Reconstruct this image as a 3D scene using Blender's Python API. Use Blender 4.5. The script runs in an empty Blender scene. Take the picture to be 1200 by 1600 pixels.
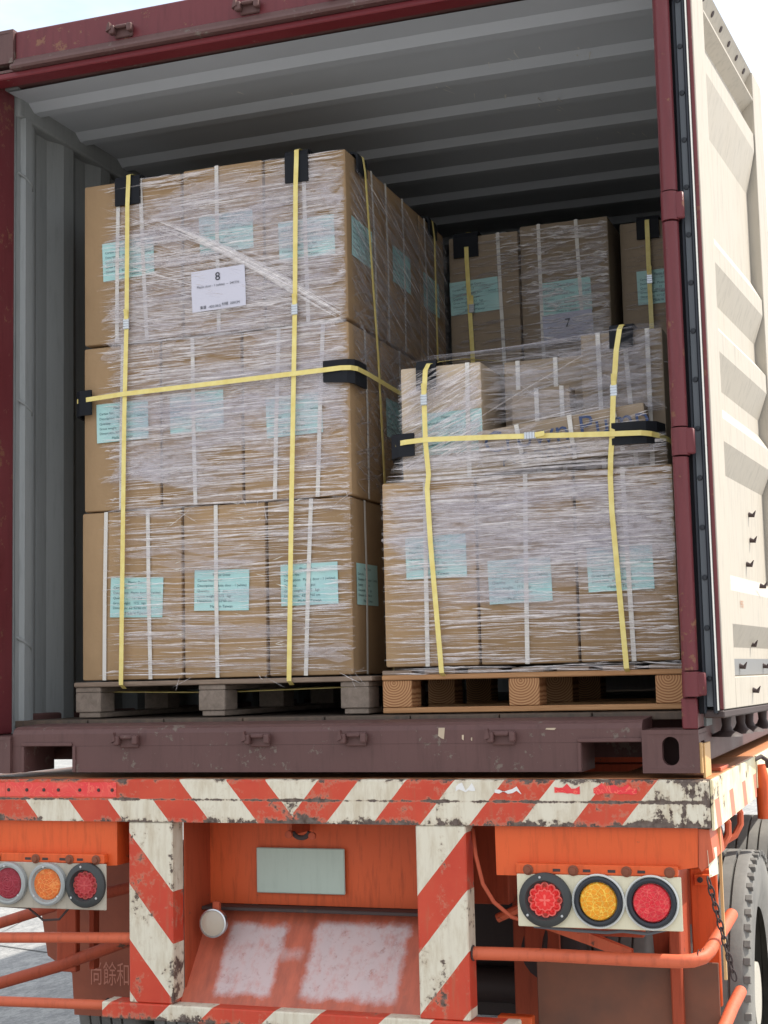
import bpy, bmesh, math, random
from mathutils import Vector, Matrix
R = math.radians
C = bpy.context.scene.collection
sc = bpy.context.scene

# ------------------------------------------------------------------ camera
cam = bpy.data.cameras.new('camera'); co = bpy.data.objects.new('camera', cam); C.objects.link(co)
sc.camera = co
cam.sensor_fit = 'VERTICAL'; cam.sensor_height = 24.0; cam.lens = 24.0 * 2342.04 / 1600.0
cam.clip_start = 0.05; cam.clip_end = 3000
yaw, pit, rol = R(19.5506), R(6.2669), R(-1.32906)
f = Vector((-math.sin(yaw)*math.cos(pit), math.cos(yaw)*math.cos(pit), math.sin(pit)))
r = Vector((math.cos(yaw), math.sin(yaw), 0)); u = r.cross(f)
r2 = r*math.cos(rol) + u*math.sin(rol); u2 = -r*math.sin(rol) + u*math.cos(rol)
M = Matrix((r2, u2, -f)).transposed().to_4x4(); M.translation = Vector((1.8311, -4.3498, 0.2923))
co.matrix_world = M

# ------------------------------------------------------------------ sky, sun, exposure
SUN_EL, SUN_AZ = R(55), R(58)          # azimuth clockwise from +Y (the way the truck points)
sd = Vector((math.sin(SUN_AZ)*math.cos(SUN_EL), math.cos(SUN_AZ)*math.cos(SUN_EL), math.sin(SUN_EL)))
w = bpy.data.worlds.new('World'); sc.world = w; w.use_nodes = True
nt = w.node_tree; nt.nodes.clear()
out = nt.nodes.new('ShaderNodeOutputWorld'); bg = nt.nodes.new('ShaderNodeBackground')
sky = nt.nodes.new('ShaderNodeTexSky'); sky.sky_type = 'NISHITA'; sky.sun_disc = False
sky.sun_elevation = SUN_EL; sky.sun_rotation = SUN_AZ; sky.air_density = 1.0; sky.dust_density = 2.5; sky.ozone_density = 1.0
tc = nt.nodes.new('ShaderNodeTexCoord'); mp = nt.nodes.new('ShaderNodeMapping'); mp.inputs['Scale'].default_value = (1, 1, 3.0)
nz = nt.nodes.new('ShaderNodeTexNoise'); nz.inputs['Scale'].default_value = 2.6; nz.inputs['Detail'].default_value = 7
cr = nt.nodes.new('ShaderNodeValToRGB'); cr.color_ramp.elements[0].position = 0.29; cr.color_ramp.elements[1].position = 0.58
mx = nt.nodes.new('ShaderNodeMix'); mx.data_type = 'RGBA'
mx.inputs['B'].default_value = (4.8, 4.95, 5.0, 1)
nt.links.new(tc.outputs['Generated'], mp.inputs['Vector']); nt.links.new(mp.outputs[0], nz.inputs['Vector'])
nt.links.new(nz.outputs['Fac'], cr.inputs[0]); nt.links.new(cr.outputs[0], mx.inputs['Factor'])
nt.links.new(sky.outputs[0], mx.inputs['A']); nt.links.new(mx.outputs['Result'], bg.inputs['Color'])
bg.inputs['Strength'].default_value = 0.13; nt.links.new(bg.outputs[0], out.inputs[0])
sl = bpy.data.lights.new('sun', 'SUN'); sl.energy = 2.7; sl.angle = R(0.53); sl.color = (1.0, 0.94, 0.84)
so = bpy.data.objects.new('sun', sl); C.objects.link(so); so.rotation_euler = sd.to_track_quat('Z', 'Y').to_euler()
sc.view_settings.view_transform = 'Standard'; sc.view_settings.look = 'None'
sc.view_settings.exposure = 1.25; sc.view_settings.gamma = 1.0; sc.view_settings.use_curve_mapping = False
sc.render.engine = 'CYCLES'
sc.cycles.transparent_max_bounces = 32; sc.cycles.max_bounces = 8; sc.cycles.diffuse_bounces = 4
sc.cycles.use_denoising = True

# ------------------------------------------------------------------ node helper
class X:
    """a socket with arithmetic"""
    def __init__(s, m, k): s.m, s.k = m, k
    def _op(s, op, *a):
        n = s.m.nt.nodes.new('ShaderNodeMath'); n.operation = op
        for i, v in enumerate((s,)+a):
            if isinstance(v, X): s.m.nt.links.new(v.k, n.inputs[i])
            else: n.inputs[i].default_value = v
        return X(s.m, n.outputs[0])
    def __add__(s, o): return s._op('ADD', o)
    def __sub__(s, o): return s._op('SUBTRACT', o)
    def __mul__(s, o): return s._op('MULTIPLY', o)
    def __truediv__(s, o): return s._op('DIVIDE', o)
    def __lt__(s, o): return s._op('LESS_THAN', o)
    def __gt__(s, o): return s._op('GREATER_THAN', o)
    def frac(s): return s._op('FRACT')
    def abs(s): return s._op('ABSOLUTE')
    def mx(s, o): return s._op('MAXIMUM', o)
    def mn(s, o): return s._op('MINIMUM', o)
    def ramp(s, a, b, lo=0.0, hi=1.0):
        n = s.m.nt.nodes.new('ShaderNodeMapRange'); n.clamp = True
        s.m.nt.links.new(s.k, n.inputs[0])
        for i, v in enumerate((a, b, lo, hi)): n.inputs[i+1].default_value = v
        return X(s.m, n.outputs[0])

class Mat:
    def __init__(s, name, col=(.5, .5, .5), rough=.6, metal=0.0, spec=.5):
        s.mat = bpy.data.materials.new(name); s.mat.use_nodes = True; s.nt = s.mat.node_tree
        s.p = s.nt.nodes['Principled BSDF']; s.out = s.nt.nodes['Material Output']
        s.p.inputs['Base Color'].default_value = (*col, 1); s.p.inputs['Roughness'].default_value = rough
        s.p.inputs['Metallic'].default_value = metal; s.p.inputs['Specular IOR Level'].default_value = spec
        s.tc = s.nt.nodes.new('ShaderNodeTexCoord'); s.geo = None
    def pos(s, sock='Object'):
        return s.tc.outputs[sock]
    def world(s):
        if not s.geo: s.geo = s.nt.nodes.new('ShaderNodeNewGeometry')
        return s.geo.outputs['Position']
    def xyz(s):
        n = s.nt.nodes.new('ShaderNodeSeparateXYZ'); s.nt.links.new(s.world(), n.inputs[0])
        return [X(s, o) for o in n.outputs]
    def noise(s, scale, detail=5, rough=.6, sc3=(1, 1, 1), off=(0, 0, 0), dist=0.0):
        m = s.nt.nodes.new('ShaderNodeMapping'); m.inputs['Scale'].default_value = sc3; m.inputs['Location'].default_value = off
        n = s.nt.nodes.new('ShaderNodeTexNoise'); n.inputs['Scale'].default_value = scale; n.inputs['Detail'].default_value = detail
        n.inputs['Roughness'].default_value = rough; n.inputs['Distortion'].default_value = dist
        s.nt.links.new(s.world(), m.inputs[0]); s.nt.links.new(m.outputs[0], n.inputs['Vector'])
        return X(s, n.outputs['Fac'])
    def mix(s, fac, a, b):
        n = s.nt.nodes.new('ShaderNodeMix'); n.data_type = 'RGBA'
        if isinstance(fac, X): s.nt.links.new(fac.k, n.inputs['Factor'])
        else: n.inputs['Factor'].default_value = fac
        for v, i in ((a, 'A'), (b, 'B')):
            if isinstance(v, tuple): n.inputs[i].default_value = (*v, 1)
            else: s.nt.links.new(v, n.inputs[i])
        return n.outputs['Result']
    def color(s, sock):
        s.nt.links.new(sock, s.p.inputs['Base Color']); return s
    def rough(s, x): s.nt.links.new(x.k, s.p.inputs['Roughness']); return s
    def bump(s, x, dist=.002, strength=.6):
        b = s.nt.nodes.new('ShaderNodeBump'); b.inputs['Distance'].default_value = dist; b.inputs['Strength'].default_value = strength
        s.nt.links.new(x.k, b.inputs['Height']); s.nt.links.new(b.outputs[0], s.p.inputs['Normal']); return s

def srgb(r_, g, b):
    t = lambda c: (c/255/12.92) if c/255 <= .04045 else ((c/255+.055)/1.055)**2.4
    return (t(r_), t(g), t(b))

RUST = (.075, .035, .02)
def painted(name, col, chip=.64, rough=.5, dirt=.35, streak=True, chipcol=RUST, var=.12, spec=.35, bumpd=.0012):
    """worn coat of paint: slight variation, vertical grime, chips"""
    m = Mat(name, col, rough, spec=spec)
    n1 = m.noise(3.0, 6); n2 = m.noise(38, 8, .7); n3 = m.noise(9, 6, .65, sc3=(6, 6, .7), off=(3, 1, 0))
    dark = tuple(c*.55 for c in col)
    c = m.mix(n1.ramp(.3, .75, 0, var*3), col, tuple(min(1, x*1.25+.01) for x in col))
    if streak: c = m.mix(n3.ramp(.5, .8, 0, dirt), c, dark)
    chips = (n2*.55+m.noise(7, 5, off=(5, 2, 9))*.45).ramp(chip, chip+.03)
    c = m.mix(chips, c, chipcol)
    m.color(c); m.rough(n1.ramp(.2, .8, rough-.1, rough+.15)); m.bump(n2*.3-chips, bumpd, .5)
    return m.mat

M_ = {}
M_['maroon'] = painted('maroon_paint', (.135, .026, .031), .572, .40, .6, chipcol=(.20, .085, .05), spec=.32)
M_['maroon_dark'] = painted('sill_paint', (.10, .047, .043), .575, .55, .5, chipcol=(.16, .12, .10), var=.2)
M_['maroon_red'] = painted('lip_red_paint', (.15, .016, .022), .615, .4, .3, chipcol=(.3, .25, .2))
M_['orange'] = painted('orange_paint', (.66, .10, .022), .615, .45, .75, chipcol=(.16, .06, .03))
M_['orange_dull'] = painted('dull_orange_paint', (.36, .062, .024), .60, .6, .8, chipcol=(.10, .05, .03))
M_['orange_pale'] = painted('pale_orange_paint', (.56, .115, .05), .605, .5, .7, chipcol=(.14, .06, .04))
M_['inner_grey'] = painted('inner_wall_paint', (.25, .26, .26), .645, .5, .5, chipcol=(.12, .1, .09), var=.05)
M_['roof_grey'] = painted('roof_paint', (.41, .43, .46), .67, .45, .3, streak=False, chipcol=(.1, .08, .07), var=.05)
M_['cream'] = painted('door_cream_paint', (.45, .405, .34), .66, .55, .6, chipcol=(.3, .2, .12), var=.05)
M_['bolt_rust'] = painted('rusty_bolt', (.20, .06, .03), .6, .6, .5, chipcol=(.08, .04, .03))
M_['dark_iron'] = painted('dark_iron', (.05, .032, .03), .6, .6, .3, chipcol=(.1, .055, .04))
M_['black'] = Mat('black_foam', (.012, .013, .017), .75, spec=.25).mat
M_['gasket'] = Mat('gasket_rubber', (.022, .025, .033), .45, spec=.4).mat
M_['gasket_grey'] = painted('gasket_strip', (.11, .12, .135), .68, .4, .3, chipcol=(.05, .05, .05))
M_['steel'] = Mat('bright_steel', (.55, .56, .58), .35, 1.0).mat
M_['white_ring'] = Mat('white_ring', (.6, .6, .57), .4).mat
M_['lamp_rubber'] = painted('lamp_rubber', (.045, .047, .047), .7, .55, .3, chipcol=(.12, .12, .11))

M_['scratch'] = Mat('scratch_mark', (.62, .60, .56), .6).mat
# kraft cardboard
def kraft(name, base):
    m = Mat(name, base, .75, spec=.2)
    n = m.noise(5, 5); g = m.noise(60, 4, .6, sc3=(1, 1, .25))
    c = m.mix(n.ramp(.3, .7), tuple(x*.93 for x in base), tuple(min(1, x*1.06) for x in base))
    c = m.mix(g.ramp(.4, .8, 0, .22), c, tuple(x*.78 for x in base))
    oi = m.nt.nodes.new('ShaderNodeObjectInfo'); hs = m.nt.nodes.new('ShaderNodeHueSaturation'); m.nt.links.new(c, hs.inputs['Color'])
    m.nt.links.new(X(m, oi.outputs['Random']).ramp(0, 1, .84, 1.12).k, hs.inputs['Value']); c = hs.outputs[0]
    st = m.noise(2.2, 5, .6, off=(8, 3, 1)); c = m.mix(st.ramp(.55, .75, 0, .35), c, tuple(x*.7 for x in base))
    m.color(c); m.bump(m.noise(7, 4), .012, .4); return m.mat
M_['kraft'] = kraft('kraft_cardboard', (.36, .235, .13))
M_['kraft2'] = kraft('dull_kraft_cardboard', (.32, .245, .175))
M_['kraft_pale'] = kraft('pale_cardboard', (.52, .41, .30))
m = Mat('label_paper', (.40, .62, .60), .6); m.color(m.mix(m.noise(9, 4).ramp(.3, .7), (.36, .60, .59), (.45, .66, .63))); M_['paper'] = m.mat
M_['paper2'] = Mat('white_paper', (.60, .58, .66), .6).mat; M_['paper3'] = Mat('lilac_paper', (.42, .42, .52), .6).mat
M_['ink'] = Mat('label_ink', (.05, .10, .12), .7).mat
M_['ink_black'] = Mat('black_ink', (.02, .02, .03), .7).mat
m = Mat('carton_band', (.66, .62, .57), .4); M_['band'] = m.mat
m = Mat('yellow_strap', (.80, .66, .22), .38, spec=.5)
m.color(m.mix(m.noise(30, 3).ramp(.3, .8), (.74, .58, .17), (.86, .73, .28)))
m.bump(m.noise(420, 2)*.6+m.noise(25, 3), .0012, .6); M_['strap'] = m.mat
m = Mat('blue_print', (.035, .06, .15), .7); M_['blue'] = m.mat
m = Mat('navy_print', (.05, .06, .1), .7); M_['navy'] = m.mat

def wood(name, base, dark, sc3):
    m = Mat(name, base, .75, spec=.25)
    n = m.noise(6, 6, .65, sc3=sc3, dist=.6); k = m.noise(3, 3)
    c = m.mix(n.ramp(.35, .7), base, dark); c = m.mix(k.ramp(.5, .8, 0, .4), c, tuple(x*.5 for x in base))
    m.color(c); m.bump(n, .002, .6); return m.mat
M_['wood_old'] = wood('weathered_wood', (.30, .22, .165), (.19, .135, .10), (1.5, 20, 20))
M_['wood_grey'] = wood('grey_wood_block', (.27, .21, .17), (.18, .14, .11), (8, 3, 8))
M_['wood_new'] = wood('pine_wood', (.50, .27, .13), (.37, .18, .08), (1.2, 24, 24))
def ring_wood(name):
    m = Mat(name, (.5, .25, .11), .7, spec=.25)
    v = m.nt.nodes.new('ShaderNodeTexWave'); v.wave_type = 'RINGS'; v.rings_direction = 'Y'
    mm = m.nt.nodes.new('ShaderNodeMapping'); m.nt.links.new(m.pos('Object'), mm.inputs[0]); mm.inputs['Location'].default_value = (.01, 0, -.08)
    m.nt.links.new(mm.outputs[0], v.inputs[0]); v.inputs['Scale'].default_value = 38; v.inputs['Distortion'].default_value = 1.6; v.inputs['Detail'].default_value = 2; v.inputs['Detail Scale'].default_value = .8
    m.color(m.mix(X(m, v.outputs['Fac']).ramp(.3, .95), (.50, .27, .13), (.27, .11, .045))); return m.mat
M_['wood_end'] = ring_wood('pine_end_grain')

# stretch film: streaks of wrinkled polythene; each ribbon its own density
def film(name, lo, hi, col, rough=.35):
    m = Mat(name, col, rough, spec=.6)
    g = m.nt.nodes.new('ShaderNodeNewGeometry'); x = X(m, g.outputs['Random Per Island'])
    n = m.noise(26, 4, .6, sc3=(1, 1, 4))
    a = x.ramp(0, 1, lo, hi)*n.ramp(.3, .65, .35, 1.1)
    tr = m.nt.nodes.new('ShaderNodeBsdfTransparent'); tr.inputs[0].default_value = (.97, .97, .98, 1)
    ms = m.nt.nodes.new('ShaderNodeMixShader'); m.nt.links.new(a.k, ms.inputs[0])
    m.nt.links.new(tr.outputs[0], ms.inputs[1]); m.nt.links.new(m.p.outputs[0], ms.inputs[2]); m.nt.links.new(ms.outputs[0], m.out.inputs[0])
    return m.mat
M_['film'] = film('stretch_film_wrinkle', .06, .85, (.90, .84, .83), .28)
M_['glint'] = film('stretch_film_glint', .5, 1.0, (.92, .88, .80), .12)  # highlights painted as pale, nearly opaque ribbons
M_['film_body'] = film('stretch_film_fold', .08, .66, (.92, .86, .85), .32)
M_['film_veil'] = film('stretch_film_veil', .05, .26, (.80, .74, .76), .35)
M_['film_shade'] = film('stretch_film_shade', .05, .40, (.42, .40, .42), .35)  # film coloured dark grey, shade of the inner faces painted in

# ------------------------------------------------------------------ mesh helpers
class MB:
    def __init__(s): s.v, s.f, s.sm = [], [], []
    def add(s, vs, fs, smooth=False):
        o = len(s.v); s.v += [tuple(p) for p in vs]; s.f += [tuple(i+o for i in q) for q in fs]; s.sm += [smooth]*len(fs); return s
    def box(s, x0, x1, y0, y1, z0, z1, b=0.0):
        if b <= 0:
            vs = [(x, y, z) for x in (x0, x1) for y in (y0, y1) for z in (z0, z1)]
            return s.add(vs, [(0, 1, 3, 2), (4, 6, 7, 5), (0, 4, 5, 1), (2, 3, 7, 6), (0, 2, 6, 4), (1, 5, 7, 3)])
        bm = bmesh.new(); bmesh.ops.create_cube(bm, size=1)
        for v in bm.verts: v.co = Vector(((x0+x1)/2+v.co.x*(x1-x0), (y0+y1)/2+v.co.y*(y1-y0), (z0+z1)/2+v.co.z*(z1-z0)))
        b = min(b, .45*min(x1-x0, y1-y0, z1-z0))
        bmesh.ops.bevel(bm, geom=bm.edges[:], offset=b, segments=2 if b > .004 else 1, profile=.5, affect='EDGES')
        bm.verts.index_update()
        s.add([v.co for v in bm.verts], [[v.index for v in q.verts] for q in bm.faces]); bm.free(); return s
    def hull_prism(s, poly, axis, a, b):
        """polygon in the two other axes, extruded along axis from a to b"""
        n = len(poly); mk = {'x': lambda p, t: (t, p[0], p[1]), 'y': lambda p, t: (p[0], t, p[1]), 'z': lambda p, t: (p[0], p[1], t)}[axis]
        vs = [mk(p, a) for p in poly]+[mk(p, b) for p in poly]
        fs = [tuple(range(n))[::-1], tuple(range(n, 2*n))]+[(i, (i+1) % n, n+(i+1) % n, n+i) for i in range(n)]
        return s.add(vs, fs)
    def tube(s, pts, rad, n=10, caps=True):
        pts = [Vector(p) for p in pts]; rr = rad if isinstance(rad, (list, tuple)) else [rad]*len(pts)
        vs, fs = [], []; up = Vector((0, 0, 1)); prev = None
        for i, p in enumerate(pts):
            d = (pts[min(i+1, len(pts)-1)]-pts[max(i-1, 0)]).normalized()
            if prev is None:
                a = d.cross(up) if abs(d.z) < .9 else d.cross(Vector((1, 0, 0)))
            else: a = prev-d*prev.dot(d)
            a.normalize(); prev = a; b = d.cross(a)
            for k in range(n):
                t = 2*math.pi*k/n; vs.append(p+(a*math.cos(t)+b*math.sin(t))*rr[i])
        for i in range(len(pts)-1):
            for k in range(n): fs.append((i*n+k, i*n+(k+1) % n, (i+1)*n+(k+1) % n, (i+1)*n+k))
        if caps: fs += [tuple(range(n))[::-1], tuple(range((len(pts)-1)*n, len(pts)*n))]
        return s.add(vs, fs, True)
    def lathe(s, prof, origin, axis, n=40, close=False):
        """prof: list of (radius, height along axis)"""
        ax = Vector(axis).normalized(); a = ax.orthogonal().normalized(); b = ax.cross(a); o = Vector(origin)
        vs = [o+ax*h+(a*math.cos(2*math.pi*k/n)+b*math.sin(2*math.pi*k/n))*rd for rd, h in prof for k in range(n)]
        m_ = len(prof); fs = [(i*n+k, i*n+(k+1) % n, (i+1)*n+(k+1) % n, (i+1)*n+k) for i in range(m_-1) for k in range(n)]
        if close: fs += [((m_-1)*n+k, (m_-1)*n+(k+1) % n, (k+1) % n, k) for k in range(n)]
        return s.add(vs, fs, True)
    def ribbon(s, path, wd, wid, th=.0016):
        """strap along a path; wd = the direction of its width"""
        path = [Vector(p) for p in path]; wd = Vector(wd).normalized(); vs = []
        for i, p in enumerate(path):
            d = (path[min(i+1, len(path)-1)]-path[max(i-1, 0)]).normalized(); nn = d.cross(wd).normalized()
            ww = nn.cross(d).normalized()
            for a, b in ((-1, -1), (1, -1), (1, 1), (-1, 1)): vs.append(p+ww*wid/2*a+nn*th/2*b)
        n = len(path); fs = [(i*4+k, i*4+(k+1) % 4, i*4+4+(k+1) % 4, i*4+4+k) for i in range(n-1) for k in range(4)]
        fs += [(0, 1, 2, 3), tuple(range(4*n-1, 4*n-5, -1))]
        return s.add(vs, fs)
    def build(s, name, mat, parent=None, kind=None, label=None, bevel=0):
        me = bpy.data.meshes.new(name); me.from_pydata(s.v, [], s.f); me.update()
        if any(s.sm): me.polygons.foreach_set('use_smooth', s.sm)
        bm = bmesh.new(); bm.from_mesh(me); bmesh.ops.recalc_face_normals(bm, faces=bm.faces[:]); bm.to_mesh(me); bm.free()
        if any(s.sm) and hasattr(me, 'set_sharp_from_angle'): me.set_sharp_from_angle(angle=R(40))
        return link(name, me, mat, parent, kind, label)

def link(name, me, mat, parent=None, kind=None, label=None):
    if mat is not None and len(me.materials) == 0: me.materials.append(M_[mat] if isinstance(mat, str) else mat)
    o = bpy.data.objects.new(name, me); C.objects.link(o)
    if parent:
        o.parent = parent; o.matrix_parent_inverse = Matrix.Translation(-parent.location) if parent.rotation_euler.z == 0 and parent.parent is None else Matrix.Identity(4)
    if kind: o['kind'] = kind
    if label: o['label'] = label
    return o
def thing(name, label, cat, loc=(0, 0, 0), group=None):
    o = bpy.data.objects.new(name, None); C.objects.link(o); o.location = loc; o['label'] = label; o['category'] = cat
    o.empty_display_size = .1
    if group: o['group'] = group
    return o

def text_mesh(lines, th=0.0):
    """lines: (text, x, y, size, align) -> one flat mesh in the XY plane"""
    bm = bmesh.new()
    for t, x, y, size, al in lines:
        cu = bpy.data.curves.new('text', 'FONT'); cu.body = t; cu.size = size; cu.align_x = al; cu.resolution_u = 2
        cu.extrude = th
        o = bpy.data.objects.new('text', cu); C.objects.link(o); bpy.context.view_layer.update()
        dg = bpy.context.evaluated_depsgraph_get(); me = bpy.data.meshes.new_from_object(o.evaluated_get(dg))
        me.transform(Matrix.Translation((x, y, 0))); bm.from_mesh(me)
        bpy.data.objects.remove(o); bpy.data.curves.remove(cu); bpy.data.meshes.remove(me)
    me = bpy.data.meshes.new('text'); bm.to_mesh(me); bm.free(); return me

# ------------------------------------------------------------------ ground
m = Mat('yard_concrete', (.42, .41, .38), .85)
n = m.noise(.9, 9, .7); n2 = m.noise(9, 8, .75, sc3=(1, .35, 1)); n3 = m.noise(60, 4)
c = m.mix(n.ramp(.35, .65), (.28, .28, .275), (.37, .365, .35)); c = m.mix(n2.ramp(.40, .66, 0, .9), c, (.17, .17, .172)); n5 = m.noise(28, 8, .8, sc3=(1, .5, 1)); c = m.mix(n5.ramp(.46, .62, 0, .75), c, (.14, .14, .142)); c = m.mix(n3.ramp(.5, .8, 0, .4), c, (.55, .54, .5))
m.color(c); m.bump(n2, .02, .7); M_['ground'] = m.mat
GZ = -1.35
g = MB(); S = 700; st = [-S, -60, -15, -6, 0, 6, 15, 60, S]
g.add([(x, y, GZ) for x in st for y in st], [(i*9+j, (i+1)*9+j, (i+1)*9+j+1, i*9+j+1) for i in range(8) for j in range(8)])
g.build('ground', 'ground', kind='structure')
cr_ = MB()
for (ax, ay, bx, by) in ((-6.5, 4.9, -1.2, 3.15), (-9, 9.5, 1, 7.4), (-3.3, 1.2, -5.2, 9)):
    pts = [Vector((ax+(bx-ax)*t/14+random.Random(t).uniform(-.03, .03), ay+(by-ay)*t/14, GZ+.004)) for t in range(15)]
    for a, b in zip(pts, pts[1:]):
        cr_.add([a+Vector((0, -.008, 0)), b+Vector((0, -.008, 0)), b+Vector((0, .008, 0)), a+Vector((0, .008, 0))], [(0, 1, 2, 3)])
m = Mat('joint_tar', (.06, .058, .055), .9); M_['tar'] = m.mat
cr_.build('ground_cracks', 'tar', kind='structure')

# ================================================================== CONTAINER
box_ = thing('shipping_container', 'open maroon shipping container with cream inner door standing on the orange trailer', 'shipping container', (0, 0, 0))
cont = box_
L = 6.06; HT = 2.591
def casting(cx0, cx1, z0, hx, hz, mirror=1):
    """corner casting with a long hole in its rear face and one in its outer side"""
    b = MB(); y0, y1 = -.004, .178; z1 = z0+.122
    N = 24; hole, rect = [], []
    cxm, czm = hx, hz
    for k in range(N):
        t = 2*math.pi*(k+.5)/N; hw, hh = .0245, .041
        px_ = math.cos(t)*hw; pz_ = math.sin(t)*hw + (hh-hw)*(1 if math.sin(t) > 0 else -1)
        hole.append((cxm+px_, czm+pz_))
        dx, dz = math.cos(t), math.sin(t)
        sx = ((cx1-cxm) if dx > 0 else (cxm-cx0))/max(abs(dx), 1e-6); sz = ((z1-czm) if dz > 0 else (czm-z0))/max(abs(dz), 1e-6)
        q = min(sx, sz); rect.append((cxm+dx*q, czm+dz*q))
    # snap corners
    for cx_, cz_ in ((cx0, z0), (cx0, z1), (cx1, z0), (cx1, z1)):
        k = min(range(N), key=lambda i: (rect[i][0]-cx_)**2+(rect[i][1]-cz_)**2); rect[k] = (cx_, cz_)
    ring = [(x, y0, z) for x, z in rect]; h0 = [(x, y0+.003, z) for x, z in hole]; h1 = [(x, y0+.035, z) for x, z in hole]
    vs = ring+h0+h1; fs = []
    for k in range(N):
        j = (k+1) % N; fs += [(k, j, N+j, N+k), (N+k, N+j, 2*N+j, 2*N+k)]
    b.add(vs, fs)
    t_ = .012
    b.box(cx0, cx1, y1-t_, y1, z0, z1); b.box(cx0, cx1, y0+.0, y1-t_-.001, z1-t_, z1); b.box(cx0, cx1, y0+.0, y1-t_-.001, z0, z0+t_)
    # outer side as a frame with a hole, inner side solid
    xo, xi = (cx1-t_, cx1) if mirror > 0 else (cx0, cx0+t_)
    b.box(xo, xi, y0+.001, .045, z0+t_+.001, z1-t_-.001); b.box(xo, xi, .115, y1-t_-.001, z0+t_+.001, z1-t_-.001)
    b.box(xo, xi, .046, .114, z0+t_+.001, z0+.034); b.box(xo, xi, .046, .114, z1-.034, z1-t_-.001)
    xi0, xi1 = (cx0, cx0+t_) if mirror > 0 else (cx1-t_, cx1)
    b.box(xi0, xi1, y0+.001, y1-t_-.001, z0+t_+.001, z1-t_-.001)
    return b
casting(1.057, 1.219, 0, 1.138, .062).build('corner_casting', 'maroon_dark', cont)
casting(-1.219, -1.057, 0, -1.138, .062, -1).build('corner_casting', 'maroon_dark', cont)
casting(-1.219, -1.057, HT-.122, -1.138, HT-.06, -1).build('corner_casting', 'maroon_dark', cont)
casting(1.057, 1.219, HT-.122, 1.138, HT-.06).build('corner_casting', 'maroon_dark', cont)
for cx0, cx1 in ((-1.219, -1.057), (1.057, 1.219)):
    for z0 in (0, HT-.122): MB().box(cx0, cx1, L-.178, L, z0, z0+.122, .006).build('corner_casting', 'maroon_dark', cont)
# rear sill: hollow with forklift pockets, rounded upper edge
sl_ = MB()
prof = [(.01, .088), (.01, .128), (.018, .142), (.034, .151), (.19, .157), (.19, .088)]
sl_.hull_prism(prof, 'x', -1.0565, 1.0565)
sl_.box(-1.0565, -1.008, .0102, .19, .003, .0875); sl_.box(-.826, .878, .0102, .19, .003, .0875)
sl_.build('rear_sill', 'maroon_dark', cont)
fl = MB()
for x0, x1 in ((-1.008, -.826), (.878, 1.0565)):
    fl.box(x0-.012, x1+.0, .004, .0098, .0885, .1, .002); 
    fl.box(x0-.012, x0-.001, .004, .0098, .003, .088, .002)
fl.box(-.825, -.813, .004, .0098, .003, .088, .002)
fl.build('pocket_rim', 'maroon_dark', cont, kind='stuff')
# posts
def rpost(x0, x1, y0, y1, z0, z1, b): return MB().box(x0, x1, y0, y1, z0, z1, b)
rpost(-1.219, -1.172, .004, .185, .1235, HT-.1235, .008).build('corner_post', 'maroon', cont)
p = MB(); p.box(1.176, 1.213, .02, .17, .1235, HT-.1235, .006)
p.tube([(1.203, .004, z) for z in (.29, .905)], .0235, 14); p.tube([(1.205, .004, z) for z in (.995, 1.605)], .0235, 14); p.tube([(1.206, .004, z) for z in (1.70, 2.46)], .0235, 14)
p.box(1.174, 1.219, -.004, .019, .1235, .212, .004)
p.build('corner_post', 'maroon', cont)
for z0, z1 in ((.216, .286), (.91, .99), (1.61, 1.695), (2.3, 2.38)):
    h = MB(); h.tube([(1.205, .002, z0), (1.205, .002, z1)], .0265, 14); h.box(1.212, 1.248, -.014, .004, z0+.002, z1-.002, .004)
    h.build('door_hinge', 'maroon', cont)
# header: front face, rain lip and red underside
h = MB(); h.box(-1.0565, 1.0565, .008, .12, 2.458, HT-.006, .006)
h.build('header', 'maroon', cont)
h = MB(); h.hull_prism([(-.024, 2.436), (-.028, 2.444), (-.024, 2.454), (-.004, 2.462), (.0, 2.478), (.0078, 2.484), (.0078, 2.436)], 'x', -1.056, 1.056)
h.box(-1.171, 1.171, -.0, .16, 2.4362, 2.4455); h.build('rain_lip', 'maroon_dark', cont)
h = MB(); h.box(-1.1715, 1.1715, .0, .07, 2.414, 2.4358, .004); h.build('header_lip', 'maroon_red', cont)
# roof: trapezoid ribs across
def roof():
    b = MB(); y = .128; prof = []; zi = 2.40; zo = 2.424
    prof.append((y, zo)); y = .245
    while y < L-.2:
        prof += [(y, zo), (y+.038, zi), (y+.085, zi), (y+.123, zo)]; y += .325
    prof.append((L-.1, zo)); xs = [-1.16+2.32*i/6 for i in range(7)]
    bul = lambda x: .006*(1-(x/1.16)**2)
    vs = [(x, py, pz+bul(x)) for x in xs for py, pz in prof]; n = len(prof)
    fs = [(i*n+j, (i+1)*n+j, (i+1)*n+j+1, i*n+j+1) for i in range(6) for j in range(n-1)]
    b.add(vs, fs); o = len(b.v)
    b.add([(x, py, 2.56) for x, py in ((-1.2, .13), (1.2, .13), (1.2, L-.02), (-1.2, L-.02))], [(0, 1, 2, 3)])
    return b
roof().build('roof', 'roof_grey', cont)
sc_ = MB(); rq = random.Random(4)
for k in range(26):
    x, y = rq.choice([(.75, .5), (.9, .6), (.6, .9), (.3, .7), (-.3, .4), (.8, 1.3), (.5, .4)]); x += rq.uniform(-.12, .12); y += rq.uniform(-.12, .12)
    a_ = rq.uniform(1.1, 1.9); l_ = rq.uniform(.01, .07); w_ = rq.uniform(.0015, .004); zz = 2.3985
    dx, dy = math.cos(a_)*l_, math.sin(a_)*l_
    sc_.add([(x-w_, y, zz), (x+w_, y, zz), (x+dx+w_*.3, y+dy, zz), (x+dx-w_*.3, y+dy, zz)], [(0, 1, 2, 3)])
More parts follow.
